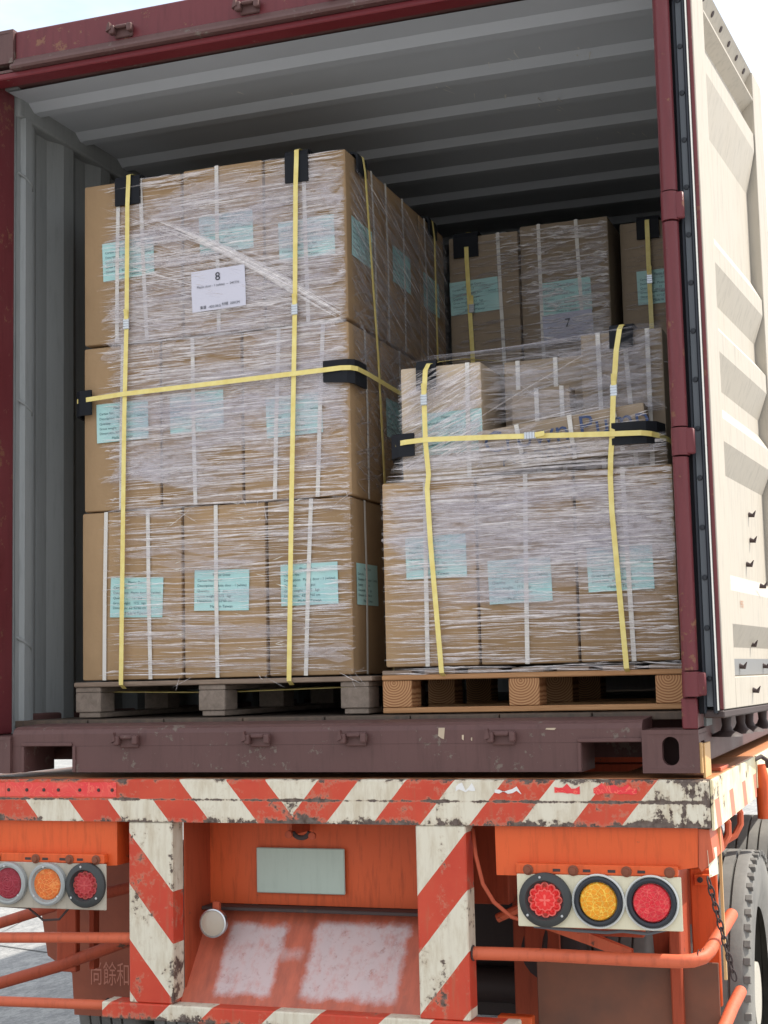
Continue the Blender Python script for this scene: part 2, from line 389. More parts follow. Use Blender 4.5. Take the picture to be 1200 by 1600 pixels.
sc_.build('roof_scratches', M_['scratch'], cont, kind='stuff')
def side_wall(sx, name):
    b = MB(); prof = [(.188, 1.168)]; y = .30
    prof += [(.215, 1.168), (.222, 1.150), (.262, 1.150), (.27, 1.168)]
    while y < L-.3:
        prof += [(y, 1.168), (y+.068, 1.2), (y+.14, 1.2), (y+.208, 1.168)]; y += .278
    prof.append((L-.15, 1.168)); n = len(prof)
    vs = [(sx*x, py, z) for z in (.12, 2.36) for py, x in prof]
    b.add(vs, [(j, j+1, n+j+1, n+j) for j in range(n-1)])
    vs2 = [(sx*(x+.003 if False else x+.004), py, z) for z in (.12, 2.36) for py, x in prof]
    b.add(vs2, [(j, n+j, n+j+1, j+1) for j in range(n-1)])
    return b
side_wall(-1, 'w').build('side_wall', 'inner_grey', cont); side_wall(1, 'w').build('side_wall', 'inner_grey', cont)
for sx in (-1, 1):
    x0, x1 = sorted((sx*1.155, sx*1.215)); MB().box(x0, x1, .187, L-.18, 2.355, 2.455, .01).build('top_rail', 'inner_grey', cont)
    x0, x1 = sorted((sx*1.172, sx*1.215)); MB().box(x0, x1, .19, L-.18, .02, .19, .006).build('bottom_rail', 'maroon_dark', cont)
e = MB(); e.box(-1.2, 1.2, L-.09, L-.04, .12, 2.45); e.build('front_wall', 'inner_grey', cont)
m = Mat('plywood_floor', (.10, .07, .05), .7); m.color(m.mix(m.noise(8, 6, sc3=(6, 1, 1)).ramp(.3, .7), (.12, .08, .055), (.06, .045, .035))); M_['floor'] = m.mat
fl = MB()
for i in range(8): fl.box(-1.168+i*.292, -1.168+i*.292+.288, .192, L-.1, .145, .168, .002)
fl.build('floor', 'floor', cont, kind='stuff')
cm = MB()
for i in range(14): cm.box(-1.17, 1.17, .45+i*.4, .50+i*.4, .02, .144)
cm.build('floor_crossmember', 'maroon_dark', cont, kind='stuff')
for sx in (-1, 1):  # fillers added to close light leaks behind posts and at roof corners
    x0, x1 = sorted((sx*1.171, sx*1.218)); MB().box(x0, x1, .1855, .31, .125, 2.46).build('post_leak_filler', 'inner_grey', cont)
    x0, x1 = sorted((sx*1.12, sx*1.218)); MB().box(x0, x1, .121, .24, 2.43, 2.50).build('corner_leak_filler', 'inner_grey', cont)
# lashing rings / small rods on the left post
for z in (.43, 1.28, 2.12):
    MB().tube([(-1.168, .20, z+.03), (-1.15, .225, z+.012), (-1.15, .262, z-.006), (-1.168, .29, z-.012)], .005, 8).build('lashing_ring', 'inner_grey', cont)
# cam keepers
def keeper(x, z, s=1):
    k = MB(); k.box(x-.034, x+.034, -.001, .0125, z-.02, z+.022, .003)
    k.box(x-.046, x-.024, -.026, -.001, z-.012, z+.02, .006); k.box(x+.022, x+.042, -.024, -.001, z-.01, z+.02, .006)
    k.box(x-.024, x+.022, -.02, -.001, z+.008, z+.02, .004); k.hull_prism([(x-.052, z-.004), (x-.046, z+.022), (x-.040, z+.03), (x-.034, z+.004)], 'y', -.03, -.012)
    return k
for x in (-.62, -.146, .173, .64): keeper(x, 2.508).build('lock_keeper', 'maroon_dark', cont)
for x in (-.612, -.147, .176, .645): keeper(x, .102).build('lock_keeper', 'maroon_dark', cont)

# scuffs on the sill: scraps of tape left on the paint
for x, z, w_, h_, a in ((.452, .118, .02, .034, .2), (.518, .105, .006, .016, .3), (.545, .1, .004, .01, -.2), (.79, .128, .03, .006, .1)):
    s_ = MB(); pts = [(x-w_/2, .0098, z+h_/2), (x+w_/2, .0098, z+h_/2), (x+w_*.3, .0098, z-h_/2), (x-w_*.1, .0098, z-h_*.42), (x-w_*.6, .0098, z-h_*.2)]
    s_.add([(p_[0], p_[1]-.0012, p_[2]) for p_ in pts]+pts, [(0, 1, 2, 3, 4), (5, 9, 8, 7, 6)]+[(i, (i+1) % 5, 5+(i+1) % 5, 5+i) for i in range(5)])
    s_.build('tape_scrap', 'kraft_pale', cont)

# ---- door swung right round, inner face outward
DA = R(4.6); dU = Vector((math.sin(DA), math.cos(DA), 0)); dN = Vector((math.cos(DA), -math.sin(DA), 0)); D0 = Vector((1.293, .03, 0))
class DB(MB):
    """box in door space: u along the leaf, n out of its inner face"""
    def dbox(s, u0, u1, n0, n1, z0, z1, b=0.0):
        t = MB().box(u0, u1, n0, n1, z0, z1, b); return s.add([D0+dU*v[0]+dN*v[1]+Vector((0, 0, v[2])) for v in t.v], t.f)
    def dprism(s, prof, u0, u1):
        vs = [D0+dU*uu+dN*nn+Vector((0, 0, z)) for uu in (u0, u1) for nn, z in prof]; k = len(prof)
        return s.add(vs, [(i, i+1, k+i+1, k+i) for i in range(k-1)])
DT, DBm = 2.43, .165
d = DB(); d.dbox(0, .165, -.03, 0, DBm+.012, DT, .002); d.build('door_frame', 'cream', cont)
d = DB(); d.dbox(.985, 1.16, -.05, 0.002, DBm+.012, DT, .002); d.build('door_frame', 'cream', cont)
d = DB(); d.dbox(.1655, .9845, -.045, 0.0, DBm+.012, .268, .002); d.build('door_frame', 'cream', cont)
d = DB(); d.dprism([(-.003, 2.194), (-.040, 2.215), (-.040, 2.285), (0, 2.322), (0, 2.330), (-.036, 2.345), (-.036, 2.37), (-.002, 2.432), (-.045, 2.432)], .1655, .9845); d.dprism([(-.049, 2.432), (-.049, 2.2)], .1655, .9845); d.build('door_header', 'cream', cont)
pk, vl = -.003, -.036
prof = [(pk, 2.194), (pk, 2.13), (vl, 1.975), (vl, 1.65), (pk, 1.585), (pk, 1.528), (vl, 1.428), (vl, 1.36), (pk, 1.315), (pk, 1.25), (vl, 1.155), (vl, 1.10), (pk, 1.045), (pk, .975), (vl, .89), (vl, .58), (pk, .525), (pk, .425), (vl, .357), (vl, .324), (vl+.001, .268)]
d = DB(); d.dprism(prof, .166, .975); d.dprism([(n_-.003, z) for n_, z in prof], .166, .975); d.build('corrugated_panel', 'cream', cont)
M_['patch'] = painted('grey_patch', (.2, .2, .2), .7, .6, .2)
d = DB(); d.dbox(.17, .97, vl+.0015, vl+.005, .272, .322); d.build('grey_stripe', 'patch', cont)  # grey band, darker than the panel around it
# outer skin and edge build-up seen end on
d = DB(); d.dbox(.012, 1.15, -.078, -.052, DBm, DT, .002); d.build('outer_skin', 'gasket', cont)  # maroon skin coloured near-black, its shade painted in
d = DB(); d.dbox(-.006, .012, -.050, -.030, DBm+.02, DT, .001); d.build('gasket_retainer', 'gasket_grey', cont)
d = DB(); d.dbox(-.022, .03, -.0295, -.0175, DBm+.0, DT, .004); d.dbox(-.012, .03, -.060, -.0505, DBm, DT, .003); d.build('door_gasket', 'gasket', cont)
d = DB(); d.dbox(-.024, -.004, -.0172, -.0155, DBm+.01, DT); d.build('gasket_lip', 'white_ring', cont)
d = DB(); d.dbox(-.004, .01, -.0145, -.004, DBm+.012, DT, .001); d.build('edge_strip', 'maroon', cont)
d = DB(); d.dbox(-.01, 1.16, -.06, -.001, DBm-.012, DBm+.01, .004); d.build('bottom_seal', 'dark_iron', cont)
z = DBm+.1
i = 0
while z < DT-.05:
    q = D0+dU*-.0065+dN*-.040+Vector((0, 0, z)); MB().lathe([(.0085, 0), (.0075, .003), (0.0001, .004)], q, -dU, 12).build('seal_rivet', 'gasket', cont); z += .145
# screw tips poking through the panel
for uu, z, n_ in ((.52, 1.02, vl), (.55, 1.005, vl), (.79, .985, vl), (.70, .80, vl), (.70, .715, vl), (.62, .63, vl), (.66, .56, pk), (.40, .30, vl+.004), (.43, .225, 0), (.80, .30, vl+.004), (.82, .225, 0), (.62, .37, vl)):
    q = D0+dU*uu+dN*n_+Vector((0, 0, z)); MB().tube([q, q+dN*.016+Vector((0, 0, -.004)), q+dN*.024+Vector((0, 0, .012))], [.009, .007, .001], 8).build('screw_tip', 'dark_iron', cont)
for i in range(6):  # dark discs standing for the holes in the header
    q = D0+dU*(.26+.13*i)+dN*-.0145+Vector((0, 0, 2.408)); MB().lathe([(.011, 0), (.011, .0015), (.0001, .0018)], q, dN*.88-Vector((0, 0, .47)), 12).build('header_hole', 'dark_iron', cont)
me = text_mesh([('1955', 0, 0, .03, 'LEFT')])
Tm = Matrix((dU, Vector((0, 0, 1)), dN)).transposed().to_4x4(); Tm.translation = D0+dU*.30+dN*(pk+.001)+Vector((0, 0, .478))
me.transform(Tm); M_['stamp'] = Mat('faint_red_stamp', (.5, .25, .15), .7).mat; link('stamped_number', me, 'stamp', cont)
# locking-bar cams under the door
for uu, s_ in ((.3, 1), (.52, .8), (.66, 1), (.9, .8)):
    q = D0+dU*uu+dN*-.06
    k = MB(); k.lathe([(.0001, .168), (.045*s_, .165), (.03*s_, .155), (.016, .145), (.014, .12), (.02, .106), (.045*s_, .094), (.05*s_, .088), (.0001, .086)], q, (0, 0, 1), 14)
    k.build('locking_cam', 'dark_iron', cont)

# ================================================================== TRAILER
tr = thing('container_trailer', 'orange container trailer with red and white striped rear bumper and round tail lamps', 'trailer', (0, 0, 0))
def striped(name, mode):
    m = Mat(name, (.7, .63, .52), .5, spec=.35)
    x, y, z = m.xyz(); wob = m.noise(12, 3)*.006
    if mode == 'bumper':
        uu = x+z*.84+wob; vv = x-z*.84+wob
        lw = (((uu+.434)/.31).frac() < .53)*(uu < -.2)*((z < -.080).mx(uu > -.47))
        lw = lw.mx(uu > -.135); rw = (((vv-.21+.305*4)/.305).frac() < .50)*(vv > .16); rw = rw.mx(vv < .077).mx(vv > 1.119)
        right = x > -.027; white = right*rw+(right*-1+1)*lw
    elif mode == 'left':
        t = z+x*1.19+.6*1.19+wob; white = (((t+.184)*(-1/.335)).frac() > .48).mx(t > -.184)
    elif mode == 'right':
        t = z-x*1.21+.525*1.21+wob; white = (((t+.17)*(-1/.345)).frac() > .485).mx(t > -.17)
    elif mode == 'lower':
        t = (x.abs()*-1)-z+wob; white = (((x-z*1.1+.03)/.36).frac() < .42)
    elif mode == 'side':
        t = y-z*.9; white = ((y/.34+z*1.5+.1).frac() > .3).mx(z > -.075)
    red = m.mix(m.noise(5, 5).ramp(.3, .7), (.50, .045, .022), (.58, .075, .035))
    wc = m.mix(m.noise(14, 7, .7, sc3=(2.5, 2.5, .5)).ramp(.45, .8), (.68, .62, .50), (.48, .39, .27))
    if mode == 'side': red = m.mix(.0, (.62, .2, .13), (.6, .2, .15)); wc = m.mix(m.noise(8, 6, .7).ramp(.3, .75), (.80, .76, .58), (.62, .50, .26))
    c = m.mix(white, red, wc)
    n2 = m.noise(34, 8, .72); n4 = m.noise(6, 6, .6, off=(1, 7, 3)); nb = n2*.5+n4*.5+.012
    edge = 0
    if mode == 'bumper':
        e1 = (z+.081).abs().ramp(.001, .007, .13, 0)            # seam half way down
        e2 = z.ramp(-.158, -.125, .15, 0); e3 = z.ramp(-.035, -.012, 0, .12)
        right_end = x.ramp(1.02, 1.2, 0, 1)*m.noise(22, 4, .6, sc3=(1, 1, .25)).ramp(.42, .6, 0, .17)+(x-.15).abs().ramp(0, .35, .05, 0)*z.ramp(-.15, -.12, 1, 0)+x.ramp(.4, .9, 0, .02)-.008; nb = nb+e1+e2+e3+right_end
    elif mode == 'lower': nb = nb+z.ramp(-.765, -.74, .12, 0)
    else: nb = nb+((x-.447).abs().mn((x+.447).abs())).ramp(0, .02, .06, 0)
    chips = nb.ramp(.60, .625); rub = nb.ramp(.55, .6, 0, .35)
    c = m.mix(rub, c, (.45, .33, .22)); c = m.mix(chips, c, m.mix(m.noise(50, 3).ramp(.3, .7), (.055, .03, .022), (.17, .13, .11)))
    # grime runs
    c = m.mix(m.noise(16, 5, .6, sc3=(3, 3, .35), off=(9, 0, 0)).ramp(.55, .8, 0, .4), c, (.28, .17, .09))
    m.color(c); m.bump(n2*.25-chips, .0015, .6); return m.mat
M_['s_bumper'] = striped('striped_bumper_paint', 'bumper'); M_['s_left'] = striped('striped_left_paint', 'left'); M_['s_right'] = striped('striped_right_paint', 'right')
M_['s_lower'] = striped('striped_lower_paint', 'lower'); M_['s_side'] = striped('striped_side_paint', 'side')
BY = -.02
b = MB(); b.hull_prism([(BY, -.152), (BY, -.024), (BY+.006, -.018), (BY+.05, -.018), (BY+.05, -.152)], 'x', -1.25, 1.245); b.build('bumper', 's_bumper', tr)
# deck plate on top
M_['deck'] = painted('worn_deck_paint', (.42, .17, .07), .6, .5, .3, chipcol=(.25, .17, .12), var=.3, streak=False)
M_['deck_side'] = painted('sunworn_deck_paint', (.55, .33, .14), .62, .5, .3, chipcol=(.3, .2, .12), var=.25, streak=False)
b = MB(); b.box(-1.25, 1.246, BY+.051, .32, -.0245, -.0165, .002); b.box(-1.25, -.9, .3205, 5.8, -.06, -.022, .003); b.box(.95, 1.246, .3205, 1.12, -.06, -.0167, .003); b.box(.95, 1.246, 1.15, 6.2, -.06, -.0167, .003); b.build('deck_plate', 'deck', tr)
b = MB(); b.box(1.247, 1.2545, BY+.001, 1.12, -.158, -.0175, .001); b.build('side_board', 's_side', tr)
b = MB(); b.box(1.247, 1.2545, 1.16, 2.6, -.13, -.0175, .001); b.build('side_board', 's_side', tr)
b = MB(); b.box(1.223, 1.2305, .03, .15, -.016, .082, .001); b.box(1.2195, 1.226, .004, .02, -.0, .085); b.build('twist_lock_guide', 'deck_side', tr)
b = MB(); b.box(1.15, 1.235, .33, .52, -.0165, -.006, .002); b.build('deck_pad', 'orange_pale', tr)
# tape on the bumper
def tape(x0, x1, z0, z1, ragged=0, seed=1):
    rn = random.Random(seed); n = max(6, int((x1-x0)/.012)); top = []; bot = []
    for i in range(n+1):
        x = x0+(x1-x0)*i/n; top.append((x, z1-rn.random()*ragged)); bot.append((x, z0+rn.random()*ragged*.4))
    b = MB(); vs = [(x, BY-.0015, z) for x, z in bot]+[(x, BY-.0015, z) for x, z in top]+[(x, BY-.0002, z) for x, z in bot]+[(x, BY-.0002, z) for x, z in top]
    k = n+1; fs = [(i, i+1, k+i+1, k+i) for i in range(n)]+[(k+i, k+i+1, 3*k+i+1, 3*k+i) for i in range(n)]+[(i, 2*k+i, 2*k+i+1, i+1) for i in range(n)]
    return b.add(vs, fs)
m = Mat('red_reflective_tape', (.75, .025, .03), .3, spec=.6)
wv = m.noise(14, 3, .5, dist=2.5); c = m.mix(wv.ramp(.47, .5)._op('MULTIPLY', wv.ramp(.5, .53, 1, 0)), (.74, .022, .032), (.85, .16, .10)); c = m.mix(m.noise(5, 2, off=(2, 2, 2)).ramp(.45, .6, 0, .7), c, (.75, .09, .06)); m.color(c); m.bump(wv, .004, .6); M_['tape'] = m.mat
tape(-1.245, -1.063, -.074, -.028, .001, 3).build('reflective_tape', 'tape', tr); tape(-1.062, -.645, -.074, -.026, .0025, 4).build('reflective_tape', 'tape', tr)
tape(.80, .875, -.06, -.028, .016, 5).build('reflective_tape', 'tape', tr); tape(.915, 1.04, -.062, -.026, .02, 6).build('reflective_tape', 'tape', tr)
M_['tape_white'] = painted('peeled_white_tape', (.7, .68, .66), .58, .5, .2, chipcol=(.4, .05, .03))
tape(.50, .56, -.055, -.026, .026, 9).build('tape_remnant', 'tape_white', tr); tape(.62, .70, -.06, -.03, .028, 10).build('tape_remnant', 'tape_white', tr)
for x in (-1.05, -.98, -.915, -.86, -.78, -.71, -.66):
    MB().lathe([(.006, 0), (.005, .003), (.0001, .0035)], (x, BY-.0018, -.052), (0, -1, 0), 10).build('tape_rivet', 'dark_iron', tr)
# uprights and the lower bar
b = MB(); b.box(-.603, -.447, BY+.002, .06, -.716, -.1525, .004); b.build('bumper_upright', 's_left', tr)
b = MB(); b.box(.369, .525, BY+.002, .06, -.716, -.1525, .004); b.build('bumper_upright', 's_right', tr)
b = MB(); b.box(-.70, .66, BY-.004, .055, -.768, -.7165, .005); b.build('lower_bar', 's_lower', tr)
# lamp boxes
b = MB(); b.hull_prism([(-1.25, -.154), (-.655, -.154), (-.655, -.293), (-.70, -.296), (-1.25, -.252)], 'y', .0, .22); b.build('lamp_box', 'orange', tr)
b = MB(); b.hull_prism([(.611, -.154), (1.205, -.154), (1.2, -.262), (1.15, -.27), (.68, -.296), (.612, -.296)], 'y', .0, .22); b.build('lamp_box', 'orange', tr)
b = MB(); b.hull_prism([(1.2055, -.156), (1.236, -.158), (1.245, -.24), (1.21, -.275), (1.2015, -.262)], 'y', .004, .25); b.build('box_end', 'orange_pale', tr)
M_['s_label'] = painted('cream_sticker', (.72, .68, .52), .56, .5, .3)
b = MB(); b.add([(1.228, .001, -.215), (1.248, .05, -.21), (1.25, .05, -.285), (1.232, .001, -.29)], [(0, 1, 2, 3)]); b.add([(1.229, .004, -.215), (1.247, .054, -.21), (1.249, .054, -.285), (1.233, .004, -.29)], [(3, 2, 1, 0)]); b.build('worn_sticker', 's_label', tr)
# lamp panels
M_['plate_cream'] = painted('lamp_plate_paint', (.66, .60, .44), .64, .5, .35, chipcol=(.2, .13, .08))
M_['plate_grey'] = painted('lamp_plate_worn', (.42, .37, .30), .6, .5, .5, chipcol=(.35, .12, .06))
def lamp_group(xs, z, px0, px1, ztop, zb, bar_top, plate, kinds, bolts, slots):
    pl = MB(); pl.box(px0, px1, -.030, -.024, zb, ztop, .002).build
    pl.build('lamp_plate', plate, tr)
    ba = MB(); ba.box(px0-.003, px1-.008, -.0295, -.0005, ztop+.0005, bar_top, .003); bar = ba.build('lamp_bracket', 'orange', tr)
    for x in bolts:
        q = MB(); q.lathe([(.0155, .001), (.0155, .003), (.011, .004), (.0105, .0045), (.0095, .012), (.0001, .013)], (x, -.0295, (ztop+bar_top)/2-.002), (0, -1, 0), 14); q.build('bolt', 'bolt_rust', bar)
    for x in slots:
        MB().box(x-.011, x+.011, -.0306, -.0297, (ztop+bar_top)/2-.006, (ztop+bar_top)/2+.002, .0003).build('slot', 'dark_iron', bar)
    for x, (rr, col, style, rim, tilt) in zip(xs, kinds):
        o = thing('tail_lamp', '', ''); del o['label']; del o['category']
        o.parent = tr; o.name = 'tail_lamp'
        y = -.031; ax = Vector((0, -1, 0)); c0 = (x, y, z)
        if rim == 'black':
            MB().lathe([(rr, 0), (rr, .012), (rr-.006, .019), (rr-.020, .022), (rr-.022, .018), (rr-.024, .008), (.0001, .006)], c0, ax, 48).build('lamp_housing', 'lamp_rubber', o)
            R1 = rr-.0245
        elif rim == 'white':
            MB().lathe([(rr, 0), (rr, .010), (rr-.003, .013), (rr-.006, .010), (rr-.0065, .004), (.0001, .003)], c0, ax, 48).build('lamp_rim', 'white_ring', o)
            MB().lathe([(rr-.0068, .0035), (rr-.008, .014), (rr-.014, .018), (rr-.020, .015), (rr-.022, .0045)], c0, ax, 48).build('lamp_housing', 'gasket', o)
            R1 = rr-.0225
        else:
            MB().lathe([(rr, 0), (rr, .016), (rr-.006, .021), (rr-.012, .02), (rr-.015, .010), (.0001, .006)], c0, ax, 48).build('lamp_rim', 'lamp_grey', o)
            R1 = rr-.0158
        # lens: shallow dome with moulded pattern
        lens = MB(); nr, na = 14, 72; vs = [Vector((x, y-.016, z))]; 
        for i in range(1, nr+1):
            for k in range(na):
                rad = R1*i/nr; th = 2*math.pi*k/na; hgt = .016-.004*(i/nr)**2
                if style == 'petal':
                    hgt += .0012*math.cos(th*12)*(i/nr) - (.003 if .70+.12*math.cos(th*12) < i/nr else 0) 
                elif style == 'bead':
                    hgt += .0009*math.sin(i*2.2)*math.cos(th*round(4+i*.9))
                else: hgt += .0006*math.sin(i*2.8)
                if i == nr: hgt = .007
                vs.append(Vector((x+math.cos(th)*rad, y-hgt, z+math.sin(th)*rad)))
        fs = [(0, 1+k, 1+(k+1) % na) for k in range(na)]+[(1+(i-1)*na+k, 1+i*na+k, 1+i*na+(k+1) % na, 1+(i-1)*na+(k+1) % na) for i in range(1, nr) for k in range(na)]
        lens.add(vs, fs); lens.build('lens', col, o)
        if rim != 'white':
            for a_ in (100, 220, 320):
                rs = rr-.011; q = (x+math.cos(R(a_))*rs, y-.0205, z+math.sin(R(a_))*rs)
                MB().lathe([(.0042, 0), (.0036, .0015), (.0001, .0018)], q, ax, 10).build('lamp_screw', 'steel', o)
def lens_mat(name, a, b_, scale=90, pat='bead'):
    m = Mat(name, a, .28, spec=.3)
    v = m.nt.nodes.new('ShaderNodeTexVoronoi'); v.feature = 'DISTANCE_TO_EDGE'; v.inputs['Scale'].default_value = scale; m.nt.links.new(m.world(), v.inputs['Vector'])
    e_ = X(m, v.outputs['Distance']).ramp(.02, .10, 1, 0)
    c = m.mix(e_*.7, a, b_); c = m.mix(m.noise(40, 4).ramp(.45, .75, 0, .5), c, tuple(x*.5 for x in a)); m.color(c); m.bump(e_, .002, .5); return m.mat
M_['lamp_grey'] = painted('lamp_grey_plastic', (.33, .34, .33), .72, .45, .3, chipcol=(.15, .15, .14))
M_['lens_red'] = lens_mat('lens_red', (.80, .035, .03), (1.0, .30, .22)); M_['lens_red2'] = lens_mat('lens_ruby', (.72, .03, .045), (.85, .14, .12), 75)
M_['lens_amber'] = lens_mat('lens_amber', (.85, .33, .02), (1.0, .72, .12), 75); M_['lens_orange'] = lens_mat('lens_orange', (.72, .16, .03), (.9, .35, .1), 60)
M_['lens_dark'] = lens_mat('lens_dark_red', (.28, .02, .035), (.4, .05, .07), 60); M_['lens_rose'] = lens_mat('lens_rose', (.50, .045, .045), (.8, .2, .15), 55)
def petal_mat(name, cx, cz, RR, a, b_):
    m = Mat(name, a, .28, spec=.3); x, y, z = m.xyz(); dx, dz = (x-cx)*(1/RR), (z-cz)*(1/RR)
    rr = (dx*dx+dz*dz)._op('SQRT'); th = dz._op('ARCTAN2', dx)
    cs = (th*6)._op('COSINE').abs(); bd = cs*.14+.80
    line = (rr-bd).abs().ramp(.02, .06, 1, 0).mx((rr-bd*.62).abs().ramp(.015, .05, .7, 0)).mx((th*6)._op('COSINE').abs().ramp(.0, .25, .6, 0)*(rr > .45))
    star = ((th*2)._op('COSINE').abs().ramp(.5, 1, .10, .34)-rr).ramp(0, .06, 0, .8)
    spots = ((dx.abs()-.80)*(dx.abs()-.80)+dz*dz).mn((dz.abs()-.80)*(dz.abs()-.80)+dx*dx)._op('SQRT').ramp(.11, .15, 1, 0)
    c = m.mix(line.mx(star)*.55, a, b_); c = m.mix(spots*.7, c, (.30, .06, .04)); c = m.mix((rr > bd+.05), c, (.12, .01, .015)); m.color(c); m.bump(line, .002, .5); return m.mat
M_['lens_red'] = petal_mat('lens_red', .766, -.358, .0525, (.78, .03, .028), (1.0, .30, .24)); M_['lens_rose'] = petal_mat('lens_rose', -.749, -.353, .0465, (.42, .035, .04), (.62, .12, .11))
lamp_group((.766, .921, 1.073), -.358, .681, 1.156, -.287, -.436, -.258, 'plate_cream',
           ((.077, 'lens_red', 'petal', 'black', 0), (.0765, 'lens_amber', 'bead', 'white', 0), (.0765, 'lens_red2', 'bead', 'white', 0)), (.716, .849, 1.003, 1.125), (.80, .888, .96, 1.045))
lamp_group((-.749, -.889, -1.037), -.353, -1.25, -.679, -.286, -.432, -.257, 'plate_grey',
           ((.071, 'lens_rose', 'petal', 'black', 0), (.068, 'lens_orange', 'ring', 'grey', 0), (.068, 'lens_dark', 'ring', 'grey', 0)), (-.715, -.813, -.94, -1.09), (-.775, -.84, -.905, -.97))
# number-plate recess
M_['recess_dark'] = painted('recess_orange_paint', (.58, .09, .022), .63, .5, .9, chipcol=(.16, .06, .03))
b = MB(); b.box(-.4465, .3685, .24, .25, -.44, -.153, .001); b.build('plate_back', 'recess_dark', tr)
m = Mat('worn_sloped_panel_paint', (.6, .15, .09), .5)
x, y, z = m.xyz(); e_ = m.noise(18, 5, .7)*.05-.025
def rr_(cx, hw, z0, z1):
    return ((x-cx).abs()+e_).ramp(hw, hw+.022, 1, 0)*(z+e_).ramp(z0, z0+.02, 0, 1)*(z+e_).ramp(z1-.02, z1, 1, 0)
pt = rr_(-.245, .085, -.70, -.49).mx(rr_(.11, .145, -.70, -.475)).mx(rr_(-.115, .03, -.60, -.555)*.5)
pt = pt*m.noise(30, 6, .7, sc3=(1, 1, .4)).ramp(.30, .52, .45, .85)
base_ = m.mix(m.noise(9, 6, .65, sc3=(3, 1, .6)).ramp(.4, .75), (.52, .12, .065), (.30, .075, .045))
c = m.mix(pt, base_, (.56, .47, .47)); c = m.mix(m.noise(40, 7, .7).ramp(.58, .68, 0, .5), c, (.30, .10, .07)); m.color(c); M_['slope'] = m.mat
b = MB(); b.hull_prism([(.24, -.455), (.03, -.7165), (.042, -.7165), (.252, -.455)], 'x', -.4465, .3685); b.build('sloped_panel', 'slope', tr)
b = MB(); b.box(-.447, -.441, .0605, .5, -.716, -.153); b.box(.3635, .3688, .0605, .5, -.716, -.153); b.build('recess_cheek', 'orange_dull', tr, kind='stuff')
b = MB(); b.box(-.44, .363, .17, .24, -.452, -.441, .002); b.build('recess_shelf', 'dark_iron', tr)
M_['plate_green'] = painted('number_plate', (.40, .46, .40), .72, .45, .25, chipcol=(.3, .3, .26))
b = MB(); b.box(-.265, .045, .222, .228, -.40, -.255, .003); b.box(-.12, -.10, .2285, .2395, -.395, -.26); b.build('number_plate', 'plate_green', tr)
# reversing lamp
q = thing('tail_lamp', '', ''); del q['label']; del q['category']; q.parent = tr; q.name = 'reversing_lamp'
M_['frosted'] = Mat('frosted_lens', (.40, .33, .26), .3, spec=.6).mat
MB().lathe([(.044, -.02), (.046, 0), (.045, .006), (.041, .008), (.0395, .004)], (-.364, .10, -.482), (.12, -1, .05), 36).build('lamp_rim', 'steel', q)
MB().lathe([(.0395, .004), (.03, .008), (.015, .010), (.0001, .0105)], (-.364, .10, -.482), (.12, -1, .05), 36).build('lens', 'frosted', q)
MB().box(-.372, -.348, .11, .13, -.45, -.415, .003).build('lamp_mount', 'orange_dull', q)
# hook ring under the bumper
k = MB(); k.tube([(-.052+.030*math.cos(R(a)), .10, -.182+.026*math.sin(R(a))) for a in range(-160, -10, 12)], .008, 8); 
k.build('tow_ring', 'dark_iron', tr)
k = MB(); k.box(-.09, -.08, .09, .24, -.2, -.153); k.lathe([(.012, 0), (.012, .01), (.005, .012), (.0001, .011)], (-.086, .085, -.196), (0, -1, 0), 12); k.lathe([(.012, 0), (.012, .01), (.005, .012), (.0001, .011)], (-.006, .085, -.2), (0, -1, 0), 12); k.build('ring_lug', 'orange_dull', tr)
# underrun tubes
def tube(pts, rad, mat, name='underrun_tube', n=16): return MB().tube(pts, rad, n).build(name, mat, tr)
tube([(-.604, .02, -.523), (-.9, .02, -.532), (-1.25, .02, -.545)], .0175, 'orange_pale')
tube([(-.702, .02, -.738), (-.95, .02, -.742), (-1.25, .02, -.748)], .0165, 'orange_pale')
tube([(.526, .02, -.527), (.75, .02, -.524), (1.0, .02, -.527), (1.13, .02, -.527), (1.17, .03, -.525), (1.195, .055, -.52), (1.207, .10, -.51), (1.225, .32, -.475), (1.235, .42, -.455)], .0195, 'orange_pale')
tube([(1.0, .05, -.80), (1.13, .05, -.80), (1.19, .08, -.80), (1.205, .15, -.79), (1.225, .42, -.73), (1.235, .55, -.71)], .0195, 'orange_pale')
w_ = MB()
for a in range(4): w_.tube([Vector((1.185+.006*a, .045+.012*a, -.52))+Vector((.0, .02*math.sin(R(t)), .0225*math.cos(R(t)))) for t in range(0, 361, 30)], .0015, 6)
w_.build('binding_wire', 'dark_iron', tr, kind='stuff')
# braces on the left
b = MB(); b.box(-1.068, -.99, .30, .33, -.70, -.25, .003); b.box(-.975, -.955, .36, .40, -.70, -.25, .002); b.build('bracket_plate', 'orange_dull', tr)
MB().tube([(-1.6, .45, -.63), (-1.07, .32, -.475), (-.75, .3, -.40)], .020, 10).build('brace', 'orange_dull', tr)
MB().tube([(-1.6, .40, -.84), (-1.07, .31, -.685), (-.60, .28, -.52)], .022, 10).build('brace', 'orange_dull', tr)
MB().tube([(.526, .3, -.47), (.70, .3, -.39), (.9, .3, -.31)], .014, 8).build('brace', 'orange_pale', tr)
MB().box(.84, 1.0, .22, .25, -.50, -.30, .003).build('brace_plate', 'orange_dull', tr)
bb = MB(); bb.add([(.70, .20, -.44), (.98, .12, -.52), (.98, .12, -.55), (.70, .20, -.48), (.70, .23, -.44), (.98, .15, -.52), (.98, .15, -.55), (.70, .23, -.48)], [(0, 1, 2, 3), (7, 6, 5, 4), (0, 4, 5, 1), (3, 2, 6, 7)]); bb.build('brace', 'orange_pale', tr)
